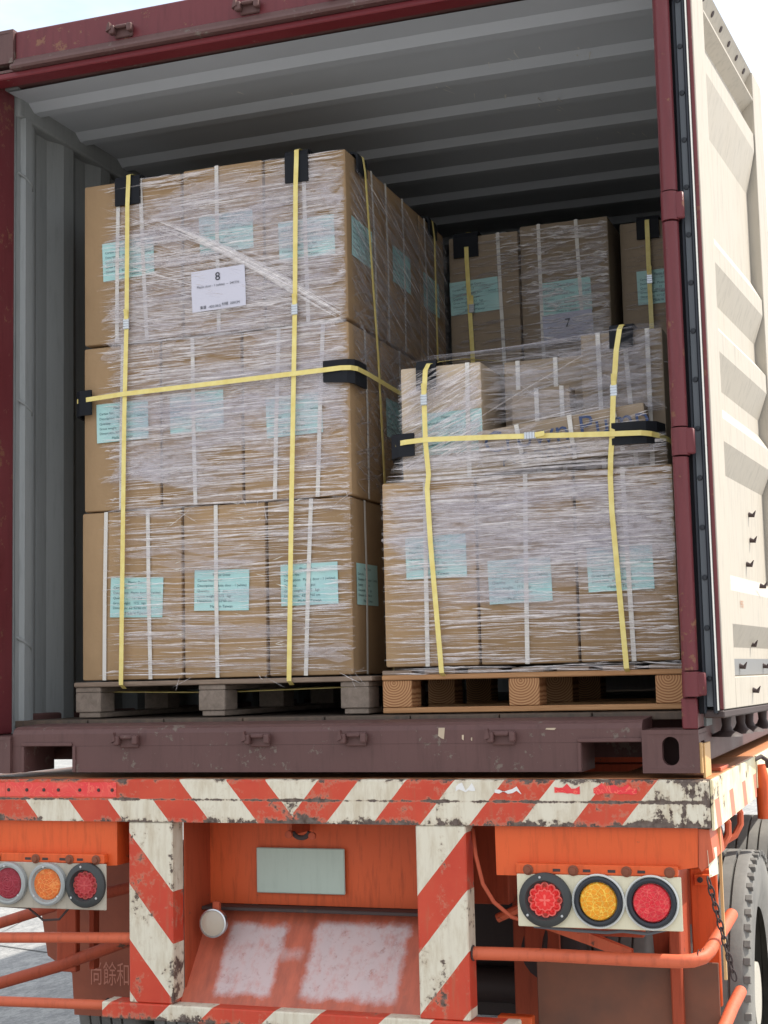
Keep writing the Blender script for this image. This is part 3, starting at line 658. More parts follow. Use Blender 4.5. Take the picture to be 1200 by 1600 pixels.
for x, z in ((.528, -.527), (-.605, -.523), (-.704, -.738)):
    MB().lathe([(.019, -.004), (.0235, 0), (.019, .004)], (x, .02, z), (1, 0, 0), 14).build('weld_bead', 'dark_iron', tr)
# cables
tube([(.528, .05, -.17), (.55, .0, -.24), (.575, -.02, -.32), (.61, -.03, -.37), (.66, -.03, -.41), (.72, .0, -.435), (.9, .06, -.45)], .006, 'orange_dull', 'cable', 8)
tube([(.72, .0, -.44), (.85, .0, -.448), (.93, .01, -.452), (.98, .0, -.445), (1.05, .01, -.452), (1.12, .02, -.435)], .005, 'gasket_grey', 'cable', 8)
tube([(-1.2, .0, -.43), (-1.0, .02, -.44), (-.93, .0, -.475), (-.87, .0, -.47), (-.84, .02, -.43)], .004, 'dark_iron', 'cable', 8)
# main rails, crossmembers, axle gear and added gap-blocking plates underneath
for x in (-.42, .42): MB().box(x-.09, x+.09, .51, 6.4, -.46, -.16, .004).build('main_rail', 'orange_dull', tr)
for y in (.6, 1.5, 2.4, 3.4, 4.4): MB().box(-1.2, 1.2, y, y+.1, -.155, -.065, .003).build('crossmember', 'orange_dull', tr)
MB().box(.44, 1.12, .80, .82, -.92, -.30, .004).build('gap_shield', 'orange_dull', tr)  # added to block bright ground showing under the trailer
MB().box(-.66, .66, 1.32, 1.40, -1.0, -.158, .004).build('gap_blocker', 'dark_iron', tr)  # dark plate added to block the bright ground beyond
MB().box(.545, .665, .55, .56, -.62, -.46, .004).build('bracket_plate', 'orange_dull', tr)
MB().box(-.655, .655, 2.7, 2.8, -1.2, -.158, .004).build('gap_blocker', 'dark_iron', tr)  # second dark plate added against the bright ground
for y in (1.25, 2.55): MB().tube([(-.95, y, -.87), (.95, y, -.87)], .065, 14).build('axle', 'dark_iron', tr)
k = MB(); k.lathe([(.0001, 0), (.09, .0), (.1, .02), (.1, .12), (.06, .15), (.0001, .15)], (.62, .72, -.62), (0, -1, 0), 20); k.lathe([(.0001, 0), (.035, .0), (.035, .05), (.0001, .05)], (.66, .57, -.50), (0, -1, 0), 14); k.tube([(.60, .6, -.45), (.62, .56, -.55), (.60, .55, -.68)], .012, 8); k.build('brake_chamber', 'dark_iron', tr)
# wheels
m = Mat('tyre_rubber', (.05, .048, .046), .75); nn = m.noise(6, 5); c = m.mix(nn.ramp(.3, .7), (.13, .125, .118), (.22, .21, .19)); m.color(c); m.bump(m.noise(50, 4), .002, .5); M_['tyre'] = m.mat
m = Mat('wheel_paint', (.45, .42, .36), .5); M_['wheel'] = m.mat
def tyre_mesh(x0, x1, cy, cz, Rr=.5):
    w2 = x1-x0; pr = []
    pr += [(.30, x0+.02), (.36, x0+.002), (.43, x0), (.475, x0+.006), (.493, x0+.018)]
    g_ = 4; xs0, xs1 = x0+.024, x1-.024; seg = (xs1-xs0)/(g_+1)
    for i in range(g_+1):
        a = xs0+seg*i; pr += [(.5 if 0 < i < g_ else .498, a+.004), (.5 if 0 < i < g_ else .498, a+seg-.005)]
        if i < g_: pr += [(.487, a+seg-.004), (.487, a+seg+.003)]
    pr += [(.493, x1-.018), (.475, x1-.006), (.43, x1), (.36, x1-.002), (.30, x1-.02)]
    b = MB(); b.lathe(pr, (0, cy, cz), (1, 0, 0), 72); return b
def wheel(x0, x1, cy, lab=None):
    wo = bpy.data.objects.new('wheel', None); C.objects.link(wo); wo.parent = tr
    tyre_mesh(x0, x1, cy, -.85).build('tyre', 'tyre', wo)
    ri = MB(); ri.lathe([(.305, x0+.02), (.29, x0+.05), (.28, x1-.12), (.20, x1-.11), (.12, x1-.10), (.11, x1-.03), (.0001, x1-.03)], (0, cy, -.85), (1, 0, 0), 40); ri.build('rim', 'wheel', wo)
    if x1 > 1.1:
        lg = MB(); n_ = 54       # shoulder lugs
        for k in range(n_):
            a = 2*math.pi*k/n_; c_, s_ = math.cos(a), math.sin(a)
            t = MB().box(x1-.022, x1+.001, -.012, .012, .478, .4965, .002)
            lg.add([(v[0], cy+v[1]*c_-v[2]*s_, -.85+v[1]*s_+v[2]*c_) for v in t.v], t.f)
        lg.build('tread_lugs', 'tyre', wo, kind='stuff')
for cy in (1.2, 2.5):
    wheel(.975, 1.247, cy); wheel(.66, .93, cy); wheel(-1.247, -.975, cy); wheel(-.93, -.66, cy)
# orange guard in front of the right tyre, post and rails beside it
b = MB(); b.box(1.10, 1.185, .50, .515, -.75, -.33, .004); b.build('guard_plate', 'orange', tr)
b = MB(); b.box(1.115, 1.165, .485, .498, -.38, -.345, .003); bo = b.build('guard_tab', 'orange', tr)
MB().lathe([(.009, 0), (.009, .006), (.0001, .007)], (1.135, .485, -.362), (0, -1, 0), 12).build('bolt', 'dark_iron', bo)
b = MB(); b.box(1.238, 1.246, .16, .172, -.60, -.155); b.build('side_post', 'deck_side', tr)
b = MB(); b.box(1.06, 1.095, .3, .5, -.80, -.16, .004); b.build('guard_plate', 'orange_dull', tr)
# hooks under the side board, hanging handle
for y in (.35, .68):
    MB().tube([(1.235, y, -.15), (1.243, y+.02, -.175), (1.243, y+.015, -.21), (1.225, y, -.245), (1.195, y-.02, -.262)], .011, 8).build('rope_hook', 'orange_pale', tr)
b = MB(); b.tube([(1.262, 1.20, -.05), (1.268, 1.20, -.11), (1.268, 1.205, -.24)], [.018, .026, .024], 10); b.build('twist_lock_handle', 'orange', tr)
MB().tube([(1.25, 1.14, -.03), (1.27, 1.17, -.02), (1.285, 1.21, -.035), (1.285, 1.23, -.06)], .008, 8).build('handle_ring', 'dark_iron', tr)
# chain
ch = bpy.data.objects.new('chain', None); C.objects.link(ch); ch.parent = tr
pts = [Vector((1.228+.0045*i, -.005+.004*i, -.292-.0235*i)) for i in range(13)]
for i, p0 in enumerate(pts[:-1]):
    lk = MB(); dd = (pts[i+1]-p0).normalized(); s_ = Vector((1, 0, 0)) if i % 2 else Vector((.35, 1, 0)).normalized(); mid = (p0+pts[i+1])/2
    ring = [mid+dd*(.0175*math.sin(R(t)))+s_*(.0075*math.cos(R(t))) for t in range(0, 361, 30)]
    lk.tube(ring, .0026, 6, caps=False).build('chain_link', 'dark_iron', ch)
# mud flaps
m = Mat('rust_flap', (.30, .085, .045), .8); m.color(m.mix(m.noise(4, 5).ramp(.3, .7), (.34, .095, .05), (.20, .06, .035))); M_['flap'] = m.mat
m = Mat('brown_flap', (.16, .07, .04), .8); m.color(m.mix(m.noise(3, 5).ramp(.3, .7), (.24, .09, .05), (.10, .055, .04))); M_['flap2'] = m.mat
b = MB(); b.hull_prism([(-1.28, -.36), (-.9, -.36), (-.9, -.93), (-1.215, -.93), (-1.225, -.78), (-1.33, -.72), (-1.36, -.55)], 'y', .66, .668); o = b.build('mud_flap', 'flap', tr)
me = text_mesh([('尚餘和', 0, 0, .092, 'LEFT')]); me.transform(Matrix(((.62, 0, 0, -1.150), (0, 0, -1, .6585), (0, 1, 0, -.81), (0, 0, 0, 1))))
M_['flap_text'] = Mat('flap_lettering', (.50, .20, .14), .8).mat; link('flap_lettering', me, 'flap_text', o)
b = MB(); b.box(.64, 1.2, .33, .338, -1.05, -.585, .002); b.build('mud_flap', 'flap2', tr)
b = MB(); b.box(.53, .64, .25, .29, -.79, -.755, .003); b.build('lower_bracket', 'orange', tr)

# ================================================================== CARTONS
LAB_W, LAB_H = .207, .140
txt = text_mesh([('Plastic Door', 0, .048, .0135, 'CENTER'), ('Carton No.:       7', -.092, .030, .0125, 'LEFT'), ('Description:  Plastic door - 1 (white)', -.092, .012, .0125, 'LEFT'),
                 ('Quantity:        12   pcs', -.092, -.006, .0125, 'LEFT'), ('Gross weight:   17.5   kgs', -.092, -.024, .0125, 'LEFT'), ('Dimension:  62*32*60 cm', -.092, -.041, .0125, 'LEFT'), ('Made in Taiwan', .0, -.060, .0135, 'CENTER')])
txt.materials.append(M_['ink'])
lab = bpy.data.meshes.new('shipping_label')
lv, lf = [], []
for i in range(5):
    for j in range(4): lv.append((-LAB_W/2+LAB_W*i/4, -LAB_H/2+LAB_H*j/3, .0004*math.sin(i*2.1+j)))
lf = [(i*4+j, (i+1)*4+j, (i+1)*4+j+1, i*4+j+1) for i in range(4) for j in range(3)]
lab.from_pydata(lv, [], lf); lab.materials.append(M_['paper'])
rnd = random.Random(7)

def face_frame(face, plane):
    """4x4 from local (right, up, out) on the rear (-y) or right (+x) face"""
    if face == 'front': return Matrix(((1, 0, 0, 0), (0, 0, -1, plane), (0, 1, 0, 0), (0, 0, 0, 1)))
    return Matrix(((0, 0, 1, plane), (1, 0, 0, 0), (0, 1, 0, 0), (0, 0, 0, 1)))
def carton(x0, x1, y0, y1, z0, z1, label, mat='kraft', labels=(), bands=(), group=None, rot=0.0, zrot=0.0, flap=True):
    """labels: (face, along, z, tilt); bands: (face, along_bottom, along_top)"""
    g_ = .0028; cx, cy = (x0+x1)/2, (y0+y1)/2
    t = thing('carton', label, 'carton', (cx, cy, z0), group)
    X0, X1, Y0, Y1, Z1 = x0-cx+g_, x1-cx-g_, y0-cy+g_, y1-cy-g_, z1-z0-.002
    # slightly bulged box
    b = MB(); bm = bmesh.new(); bmesh.ops.create_cube(bm, size=1)
    bmesh.ops.bevel(bm, geom=bm.edges[:], offset=.014, segments=2, profile=.5, affect='EDGES')
    bmesh.ops.subdivide_edges(bm, edges=[e_ for e_ in bm.edges if e_.calc_length() > .5], cuts=5, use_grid_fill=True)
    bm.verts.index_update(); sd_ = rnd.random()*9
    vs = []
    for v in bm.verts:
        px_, py_, pz_ = v.co.x*2, v.co.y*2, v.co.z*2
        bulge = .004*(1-min(1, pz_*pz_))*(.6+.4*math.sin(sd_+px_*2))
        dx = bulge*(1-py_*py_*.8)*(1 if px_ > .95 else -1 if px_ < -.95 else 0)
        dy = bulge*(1-px_*px_*.8)*(1 if py_ > .95 else -1 if py_ < -.95 else 0)
        vs.append((X0+(X1-X0)*(v.co.x+.5)+dx*.4, Y0+(Y1-Y0)*(v.co.y+.5)+dy*.4+.002, Z1*(v.co.z+.5)))
    b.add(vs, [[v.index for v in q.verts] for q in bm.faces], True); bm.free()
    box = b.build('box', mat, None); box.parent = t
    def place(o, face, along, z, tilt, out):
        if face == 'front': F = face_frame('front', Y0-out); F = F@Matrix.Translation((along-cx, z-z0, 0))
        else: F = face_frame('side', X1+out); F = F@Matrix.Translation((along-cy, z-z0, 0))
        o.matrix_local = F@Matrix.Rotation(tilt, 4, 'Z')
    for face, a, z, tl in labels:
        l_ = bpy.data.objects.new('shipping_label', lab); C.objects.link(l_); l_.parent = t; place(l_, face, a, z, tl, .0035)
        p_ = bpy.data.objects.new('label_print', txt); C.objects.link(p_); p_.parent = l_; p_.location = (0, 0, .0009)
    for face, a0, a1 in bands:
        s_ = MB(); h_ = Z1; dx = a1-a0
        if face == 'front': s_.ribbon([(a0-cx, Y0-.0030, .0), (a0-cx+dx*.5, Y0-.0065, h_*.5), (a1-cx, Y0-.0030, h_), (a1-cx, Y0+.02, h_+.0015)], (1, 0, 0), .0145, .0009)
        else: s_.ribbon([(X1+.0030, a0-cy, .0), (X1+.0065, a0-cy+dx*.5, h_*.5), (X1+.0030, a1-cy, h_)], (0, 1, 0), .0145, .0009)
        o = s_.build('carton_band', 'band', None); o.parent = t
    t.rotation_euler = (0, rot, zrot)
    return t

G1, G2, G3 = 'cartons on the tall left pallet', 'cartons on the lower right pallet', 'cartons of the stack at the back'
F0 = .30
TL = R(-2.0)
r3, r2_, r1 = (.302, .897), (.900, 1.494), (1.503, 2.098)
# bottom layer
carton(-.968, -.570, F0, F0+.4, *r3, 'bottom left carton above the grey pallet, bare brown left edge and two white bands', labels=[('front', -.746, .588, R(-2))], bands=[('front', -.875, -.866), ('front', -.693, -.70)], group=G1)
carton(-.565, -.252, F0, F0+.4, *r3, 'middle carton of the bottom layer, one white band through its label', labels=[('front', -.417, .60, R(-1.5))], bands=[('front', -.436, -.436)], group=G1)
carton(-.246, .062, F0, F0+.4, *r3, 'bottom right corner carton on the grey pallet, labelled on its shaded side too', labels=[('front', -.092, .607, R(.5)), ('side', .445, .605, R(.5))], bands=[('front', -.11, -.08), ('side', .43, .435)], group=G1)
carton(-.30, .060, F0+.405, F0+.75, *r3, 'shaded bottom layer carton seen through the gap between the two pallets', group=G1)
# middle layer
carton(-.957, -.648, F0-.004, F0+.4, *r2_, 'middle layer carton at the left end, its label just below the yellow cross strap', labels=[('front', -.797, 1.215, R(1.0))], bands=[('front', -.804, -.794)], group=G1)
carton(-.645, -.333, F0-.003, F0+.4, *r2_, 'centre carton of the middle layer, its blue label just under the yellow strap', labels=[('front', -.504, 1.226, R(.5))], bands=[('front', -.512, -.518)], group=G1)
carton(-.329, .070, F0-.002, F0+.32, *r2_, 'wide middle layer carton at the corner with the black guard, two white bands', labels=[('front', -.136, 1.185, R(1.5))], bands=[('front', -.212, -.188), ('front', -.055, -.024), ('side', .46, .452)], group=G1)
carton(-.23, .070, F0+.325, F0+.73, *r2_, 'shaded middle layer carton behind the corner guard, label on its side face', labels=[('side', .76, 1.22, R(1))], bands=[('side', .82, .82)], group=G1)
carton(-.30, .068, F0+.735, F0+1.12, *r2_, 'middle layer carton farthest back on the right side of the tall pallet', bands=[('side', 1.2, 1.2)], group=G1)
# top layer
carton(-.957, -.560, F0-.002, F0+.4, *r1, 'top layer carton at the left end under a black guard, bare brown left edge', labels=[('front', -.772, 1.805, R(2))], bands=[('front', -.819, -.81), ('front', -.698, -.722)], group=G1)
carton(-.556, -.243, F0, F0+.4, r1[0], r1[1]+.006, 'middle carton of the top layer, above the sheet marked 8', labels=[('front', -.384, 1.855, R(1.5))], bands=[('front', -.416, -.419)], group=G1)
carton(-.239, .070, F0-.001, F0+.4, *r1, 'top layer carton at the right corner, yellow strap over its label', labels=[('front', -.079, 1.797, R(1.5)), ('side', .445, 1.80, R(-1))], bands=[('front', -.078, -.086), ('side', .584, .556)], group=G1)
carton(-.24, .070, F0+.405, F0+.8, *r1, 'second top layer carton along the shaded right side of the tall pallet', labels=[('side', .872, 1.812, R(-1))], bands=[('side', .712, .707), ('side', .90, .896)], group=G1)
carton(-.24, .070, F0+.805, F0+1.125, *r1, 'rearmost top layer carton along the shaded side of the tall pallet', labels=[('side', 1.235, 1.80, R(-1))], bands=[('side', 1.17, 1.165)], group=G1)
carton(-.957, -.242, F0+.405, F0+1.12, *r1, 'large top layer carton behind the front row, only its top edge showing', group=G1)
for z0, z1 in (r2_, r3): carton(-.957, -.36, F0+.405, F0+1.12, z0, z1, 'inner carton of the tall pallet hidden behind the front row of its %s layer' % ('middle' if z0 > .5 else 'bottom'), group=G1)

# right pallet
rb = (.322, .932)
carton(.170, .492, F0, F0+.42, *rb, 'left carton of the full-height row on the pine pallet, label high on its face', labels=[('front', .356, .677, R(.5))], bands=[('front', .318, .325)], group=G2)
carton(.495, .817, F0+.002, F0+.42, *rb, 'middle carton on the pine pallet, lower label crossed by a white band', labels=[('front', .634, .587, R(1.5))], bands=[('front', .650, .663)], group=G2)
carton(.820, 1.134, F0, F0+.42, *rb, 'right carton of the row on the pine pallet, beside the maroon post', labels=[('front', .958, .612, R(1))], bands=[('front', .990, .977)], group=G2)
carton(.172, .62, F0+.425, F0+1.05, *rb, 'rear left carton of the pine pallet base row seen beside the tall pallet', group=G2)
carton(.63, 1.134, F0+.425, F0+1.05, *rb, 'rear right carton of the pine pallet base row', group=G2)
carton(.242, .525, F0+.01, F0+.34, .934, 1.314, 'small pale carton on the left of the right load under a black guard', 'kraft_pale', labels=[('front', .42, 1.085, R(1))], bands=[('front', .475, .478)], group=G2)
carton(.548, .835, F0+.20, F0+.55, .934, 1.345, 'brown carton in the hollow of the right load under the film', 'kraft2', bands=[('front', .60, .60), ('front', .73, .73)], group=G2)
carton(.60, .80, F0+.09, F0+.185, .934, 1.225, 'short carton in the middle of the hollow behind the printed long carton', 'kraft2', bands=[('front', .69, .688), ('front', .775, .772)], group=G2)
carton(.84, 1.11, F0+.08, F0+.45, .934, 1.385, 'tall plain carton at the right end of the upper right load', 'kraft2', bands=[('front', .905, .90), ('front', 1.01, .985), ('front', 1.06, 1.06)], group=G2)
lc = carton(.52, 1.07, F0-.012, F0+.075, .962, 1.105, 'long flat carton with blue printed lettering lying tilted on the right load', 'kraft2', bands=[('front', .665, .655), ('front', .83, .83), ('front', .985, .97)], group=G2, rot=R(-5.5))
me = text_mesh([('Crown Pump', 0, 0, .100, 'LEFT')]); me.materials.append(M_['blue'])
o = bpy.data.objects.new('printed_lettering', me); C.objects.link(o); o.parent = lc; o.matrix_local = face_frame('front', -.0522)@Matrix.Translation((-.255, .062, 0))
me = text_mesh([('PVC DOOR', 0, 0, .050, 'LEFT')]); me.materials.append(M_['navy'])
o = bpy.data.objects.new('printed_lettering', me); C.objects.link(o); o.parent = lc; o.matrix_local = face_frame('front', -.0522)@Matrix.Translation((-.20, .012, 0))

# back stack
B0 = 1.49
for k, (z0, z1) in enumerate(((.32, .91), (.913, 1.507), (1.51, 2.118))):
    nm = ('bottom', 'middle', 'top')[k]; top = k == 2
    carton(.066, .368, B0, B0+.4, z0, z1-.014*top, f'{nm} carton of the back stack next to the tall pallet' + (', label behind the strap' if top else ''), 'kraft2', labels=[('front', .175, 1.845, R(2))] if top else (), bands=[('front', .295, .282)], group=G3)
    carton(.372, .742, B0-.002, B0+.4, z0, z1, f'{nm} carton at the centre of the back stack' + (' behind the sheet marked 7' if top else ''), 'kraft2', labels=[('front', .56, 1.80, R(2))] if top else (), bands=[('front', .46, .455), ('front', .63, .61)], group=G3)
    carton(.765, 1.13, B0+.10, B0+.5, z0, z1-.01*top, f'{nm} set-back carton of the back stack near the right wall', 'kraft2', labels=[('front', .935, 1.83, R(1))] if top else (), bands=[('front', 1.06, 1.055)], group=G3)

# documents taped on the film
def sheet(name, cx, cz, y, w_, h_, lines, tilt, label, mat='paper2'):
    n_ = 7; vs = []; t = thing(name, label, 'paper sheet', (cx, y, cz))
    for i in range(n_):
        for j in range(n_): a, b_ = i/(n_-1)-.5, j/(n_-1)-.5; vs.append((a*w_, b_*h_, .0014*math.sin(a*9+b_*5)+.0009*math.sin(b_*16-a*4)))
    fs = [(i*n_+j, (i+1)*n_+j, (i+1)*n_+j+1, i*n_+j+1) for i in range(n_-1) for j in range(n_-1)]
    mb = MB().add(vs, fs, True); o = mb.build('page', mat, None); o.parent = t
    F = face_frame('front', 0)@Matrix.Rotation(tilt, 4, 'Z'); o.matrix_local = F
    me = text_mesh(lines); me.materials.append(M_['ink_black']); p_ = bpy.data.objects.new('page_print', me); C.objects.link(p_); p_.parent = t; p_.matrix_local = F@Matrix.Translation((0, 0, .003))
sheet('document_sheet', -.409, 1.652, F0-.016, .207, .146, [('8', 0, .030, .042, 'CENTER'), ('Plastic door - 1 (white)  ~  24CTN', 0, .010, .0115, 'CENTER'), ('重量  -420.0KG', -.072, -.065, .0125, 'LEFT'), ('材積  200CM', .012, -.062, .0125, 'LEFT')], R(1.5), 'white sheet marked 8 taped over the film of the tall pallet')
sheet('document_sheet', .565, 1.675, B0-.0085, .205, .12, [('7', 0, .0, .05, 'CENTER')], R(3), 'lilac sheet marked 7 half hidden in the film of the back stack', 'paper3')

# ================================================================== PALLETS
def pallet(x0, x1, y0, y1, base, label, new):
    t = thing('wooden_pallet', label, 'pallet', ((x0+x1)/2, (y0+y1)/2, base))
    board, blk, end = ('wood_new', 'wood_new', 'wood_end') if new else ('wood_old', 'wood_grey', 'wood_grey')
    wdt = x1-x0; zb = base; bw = .10; xs = (x0, (x0+x1)/2-bw/2-.02, x1-bw)
    h1 = .018; h2 = .088; h3 = .018
    if new:
        for yy in (y0, (y0+y1)/2-.05, y1-.1): MB().box(x0, x1, yy, yy+.1, zb, zb+h1-.001, .002).build('bottom_board', board, t)
    else:
        for xx in xs: MB().box(xx+.012, xx+bw-.004, y0+.004, y1, zb, zb+h1-.001, .002).build('bottom_board', blk, t)
    for i, xx in enumerate(xs):
        for yy in (y0, (y0+y1)/2-.05, y1-.1):
            o = MB().box(-bw/2, bw/2, -.05, .05, 0, (h2-.018 if not new else h2)-.001, .003).build('block', end, None)
            o.parent = t; o.location = (xx+bw/2-t.location.x, yy+.05-t.location.y, h1+.0)
    zt = zb+h1+h2
    if not new:
        for xx in xs: MB().box(xx, xx+bw, y0+.001, y1, zt-.018, zt-.001, .002).build('stringer', blk, t)
    if new:
        for yy in (y0-.004, (y0+y1)/2-.05, y1-.1): MB().box(x0-.001, x1, yy, yy+.1, zt, zt+h3-.001, .003).build('stringer', board, t)
        n_ = 7; sw = (x1-x0-.06)/n_; 
        for i in range(n_): MB().box(x0+.0+i*(wdt-sw+.03)/(n_-1)*.985, x0+i*(wdt-sw+.03)/(n_-1)*.985+sw-.03, y0, y1, zt+h3, zt+h3+.014, .002).build('deck_board', 'wood_old', t)
    else:
        n_ = 7; sw = (y1-y0)/n_
        for i in range(n_): MB().box(x0-.004, x1+.014, y0+i*sw-.006, y0+i*sw+sw-.02, zt, zt+h3-.001, .003).build('deck_board', board, t)
PB = .169
pallet(-.992, .112, .302, 1.40, PB+.004, 'weathered grey-brown pallet under the tall left load', False)
pallet(.160, 1.152, .302, 1.36, PB+.004, 'fresh pine pallet with ringed end grain blocks under the right load', True)
b = MB(); b.ribbon([(-.95, .42, .262), (-.5, .43, .252), (0.05, .42, .262)], (0, 1, .2), .016, .002); o = b.build('loose_strap', 'strap'); o['label'] = 'yellow strap end running through the openings of the grey pallet'; o['category'] = 'strap'

# ================================================================== STRAPS and EDGE GUARDS
SG = 'yellow plastic straps round the loads'
def strap(path, wd, label, clips=(), wid=.0165):
    t = thing('yellow_strap', label, 'strap', path[0], SG)
    pts = []
    P_ = [Vector(p) for p in path]
    for a, b_ in zip(P_, P_[1:]):
        n_ = max(1, int((b_-a).length/.08)); pts += [a.lerp(b_, k/n_) for k in range(n_)]
    pts.append(P_[-1]); rn = random.Random(len(label))
    o = MB().ribbon(pts, wd, wid, .0011).build('band', 'strap', t)
    for c_, ax in clips:
        cb = MB(); c_ = Vector(c_)
        if ax == 'z':
            for k in range(4): cb.box(c_.x-.0115, c_.x+.0115, c_.y-.005, c_.y+.003, c_.z-.017+k*.009, c_.z-.010+k*.009, .001)
            cb.box(c_.x-.010, c_.x+.010, c_.y-.0035, c_.y+.003, c_.z-.018, c_.z+.02)
        else:
            for k in range(4): cb.box(c_.x-.017+k*.009, c_.x-.010+k*.009, c_.y-.005, c_.y+.003, c_.z-.0115, c_.z+.0115, .001)
            cb.box(c_.x-.018, c_.x+.02, c_.y-.0035, c_.y+.003, c_.z-.010, c_.z+.010)
        cb.build('strap_seal', 'steel', t)
        if ax == 'z': MB().ribbon([c_+Vector((0, -.002, .0)), c_+Vector((.001, -.004, .03)), c_+Vector((.003, -.012, .052))], (1, 0, 0), wid*.95, .001).build('strap_tail', 'strap', t)
        else: MB().ribbon([c_+Vector((0, -.002, 0)), c_+Vector((.03, -.004, .001)), c_+Vector((.05, -.010, .003))], (0, 0, 1), wid*.95, .001).build('strap_tail', 'strap', t)
    return t
def bend(x, y, z, dy=.012): return [(x, y+.03, z+.010), (x, y+.008, z+.008), (x, y-.008, z+.0), (x, y-.010, z-.03)]
y = F0-.012
strap([(-.759, 1.4, 2.116), (-.759, .5, 2.116)]+bend(-.759, y, 2.108)+[(-.762, y-.012, 2.0), (-.767, y-.012, 1.58), (-.777, y-.014, 1.234), (-.799, y-.006, .285), (-.799, y+.02, .272)], (1, 0, 0), 'left upright yellow strap on the tall pallet beside the bare brown carton edges', [((-.7675, y-.013, 1.56), 'z')])
strap([(-.103, 1.4, 2.116), (-.103, .5, 2.116)]+bend(-.103, y, 2.108)+[(-.107, y-.012, 1.98), (-.117, y-.012, 1.56), (-.142, y-.014, .853), (-.164, y-.006, .285), (-.164, y+.02, .272)], (1, 0, 0), 'upright yellow strap near the right corner of the tall pallet front', [((-.1175, y-.013, 1.545), 'z')])
xs = .083
strap([(-.3, .43, 2.116), (.05, .43, 2.116), (.085, .432, 2.104), (.092, .434, 2.05), (.090, .532, 1.407), (.086, .585, .913), (.083, .64, .3)], (0, 1, 0), 'thin upright strap down the shaded side nearest the corner of the tall pallet')
strap([(-.3, 1.225, 2.116), (.05, 1.225, 2.116), (.085, 1.227, 2.10), (.092, 1.228, 2.03), (.088, 1.24, 1.648), (.086, 1.25, .9), (.083, 1.26, .3)], (0, 1, 0), 'upright strap down the rear of the tall pallet side, next to the back stack')
strap([(-.972, .9, 1.300), (-.978, .34, 1.298), (-.972, .282, 1.299), (-.93, .272, 1.300), (-.776, .268, 1.3075), (-.4, .268, 1.315), (-.016, .268, 1.324), (.05, .268, 1.326), (.082, .275, 1.325), (.098, .30, 1.324), (.102, .4, 1.322), (.097, .82, 1.314), (.094, 1.42, 1.31)], (0, 0, 1), 'level yellow strap round the waist of the tall pallet')
yr = F0-.012
strap([(.46, .85, 1.42), (.40, .52, 1.372), (.372, .33, 1.328), (.352, yr, 1.315), (.346, yr-.018, 1.29), (.343, yr-.03, 1.2), (.344, yr-.03, 1.05), (.346, yr-.012, .945), (.3385, yr-.008, .90), (.345, yr-.008, .72), (.371, yr-.008, .30), (.372, yr+.02, .285)], (1, 0, 0), 'left upright strap of the right load, passing over the small pale carton', [((.3435, yr-.032, 1.19), 'z')])
strap([(.992, .9, 1.398), (.99, .45, 1.398), (.986, .345, 1.395), (.984, .315, 1.375), (.975, .29, 1.30), (.963, .272, 1.15), (.957, .262, 1.03), (.948, .27, .96), (.942, yr-.006, .90), (.943, yr-.008, .79), (.969, yr-.008, .30), (.969, yr+.02, .285)], (1, 0, 0), 'right upright strap of the right load by the maroon post', [((.965, .276, 1.17), 'z')])
strap([(.215, .7, 1.05), (.226, .33, 1.051), (.236, .272, 1.053), (.27, .260, 1.055), (.346, .256, 1.058), (.6, .256, 1.048), (.956, .255, 1.030), (1.05, .252, 1.026), (1.08, .262, 1.022), (1.10, .287, 1.018), (1.118, .36, 1.014), (1.125, .6, 1.01)], (0, 0, 1), 'level yellow strap across the right load over the printed long carton', [((.695, .253, 1.0445), 'x')])
strap([(.152, B0+.5, 2.125), (.152, B0+.02, 2.125), (.150, B0-.012, 2.105), (.152, B0-.018, 2.0), (.165, B0-.018, 1.6), (.17, B0-.01, 1.3)], (1, 0, 0), 'upright strap of the back stack beside the tall pallet', [((.1675, B0-.019, 1.79), 'z')], .018)
strap([(.885, B0+.5, 2.122), (.885, B0+.11, 2.122), (.885, B0+.078, 2.10), (.885, B0+.074, 1.9), (.887, B0+.074, 1.6), (.887, B0+.08, 1.3)], (1, 0, 0), 'upright strap of the back stack near the right wall', [((.887, B0+.072, 1.855), 'z')], .018)

EG = 'black foam edge guards under the straps'
def guard_top(x0, x1, y, z, drop, label, side=False, flare=0.0, depth=.1):
    """L guard over the top edge: hangs down the rear face and lies back on the top"""
    t = .009; n_ = 2
    if not side:
        pr = [(y-.004-flare, z-drop), (y-.013-flare, z-drop), (y-.014, z-.01), (y-.008, z+.007), (y+.004, z+.012), (y+depth, z+.011+flare), (y+depth, z+.003+flare), (y+.004, z+.004), (y-.002, z-.002), (y-.004, z-.012)]
        b = MB().hull_prism(pr, 'x', x0, x1)
    else:
        pr = [(p_[0], p_[1]) for p_ in [(z-drop, 0)]]
        xx = y; prf = [(xx+.004, z-drop), (xx+.013, z-drop), (xx+.014, z-.01), (xx+.008, z+.007), (xx-.004, z+.012), (xx-depth, z+.011), (xx-depth, z+.003), (xx-.004, z+.004), (xx+.002, z-.002), (xx+.004, z-.012)]
        b = MB().hull_prism([(p_[0], p_[1]) for p_ in prf], 'y', x0, x1)
    o = b.build('edge_guard', 'black'); o['label'] = label; o['category'] = 'edge guard'; o['group'] = EG; return o
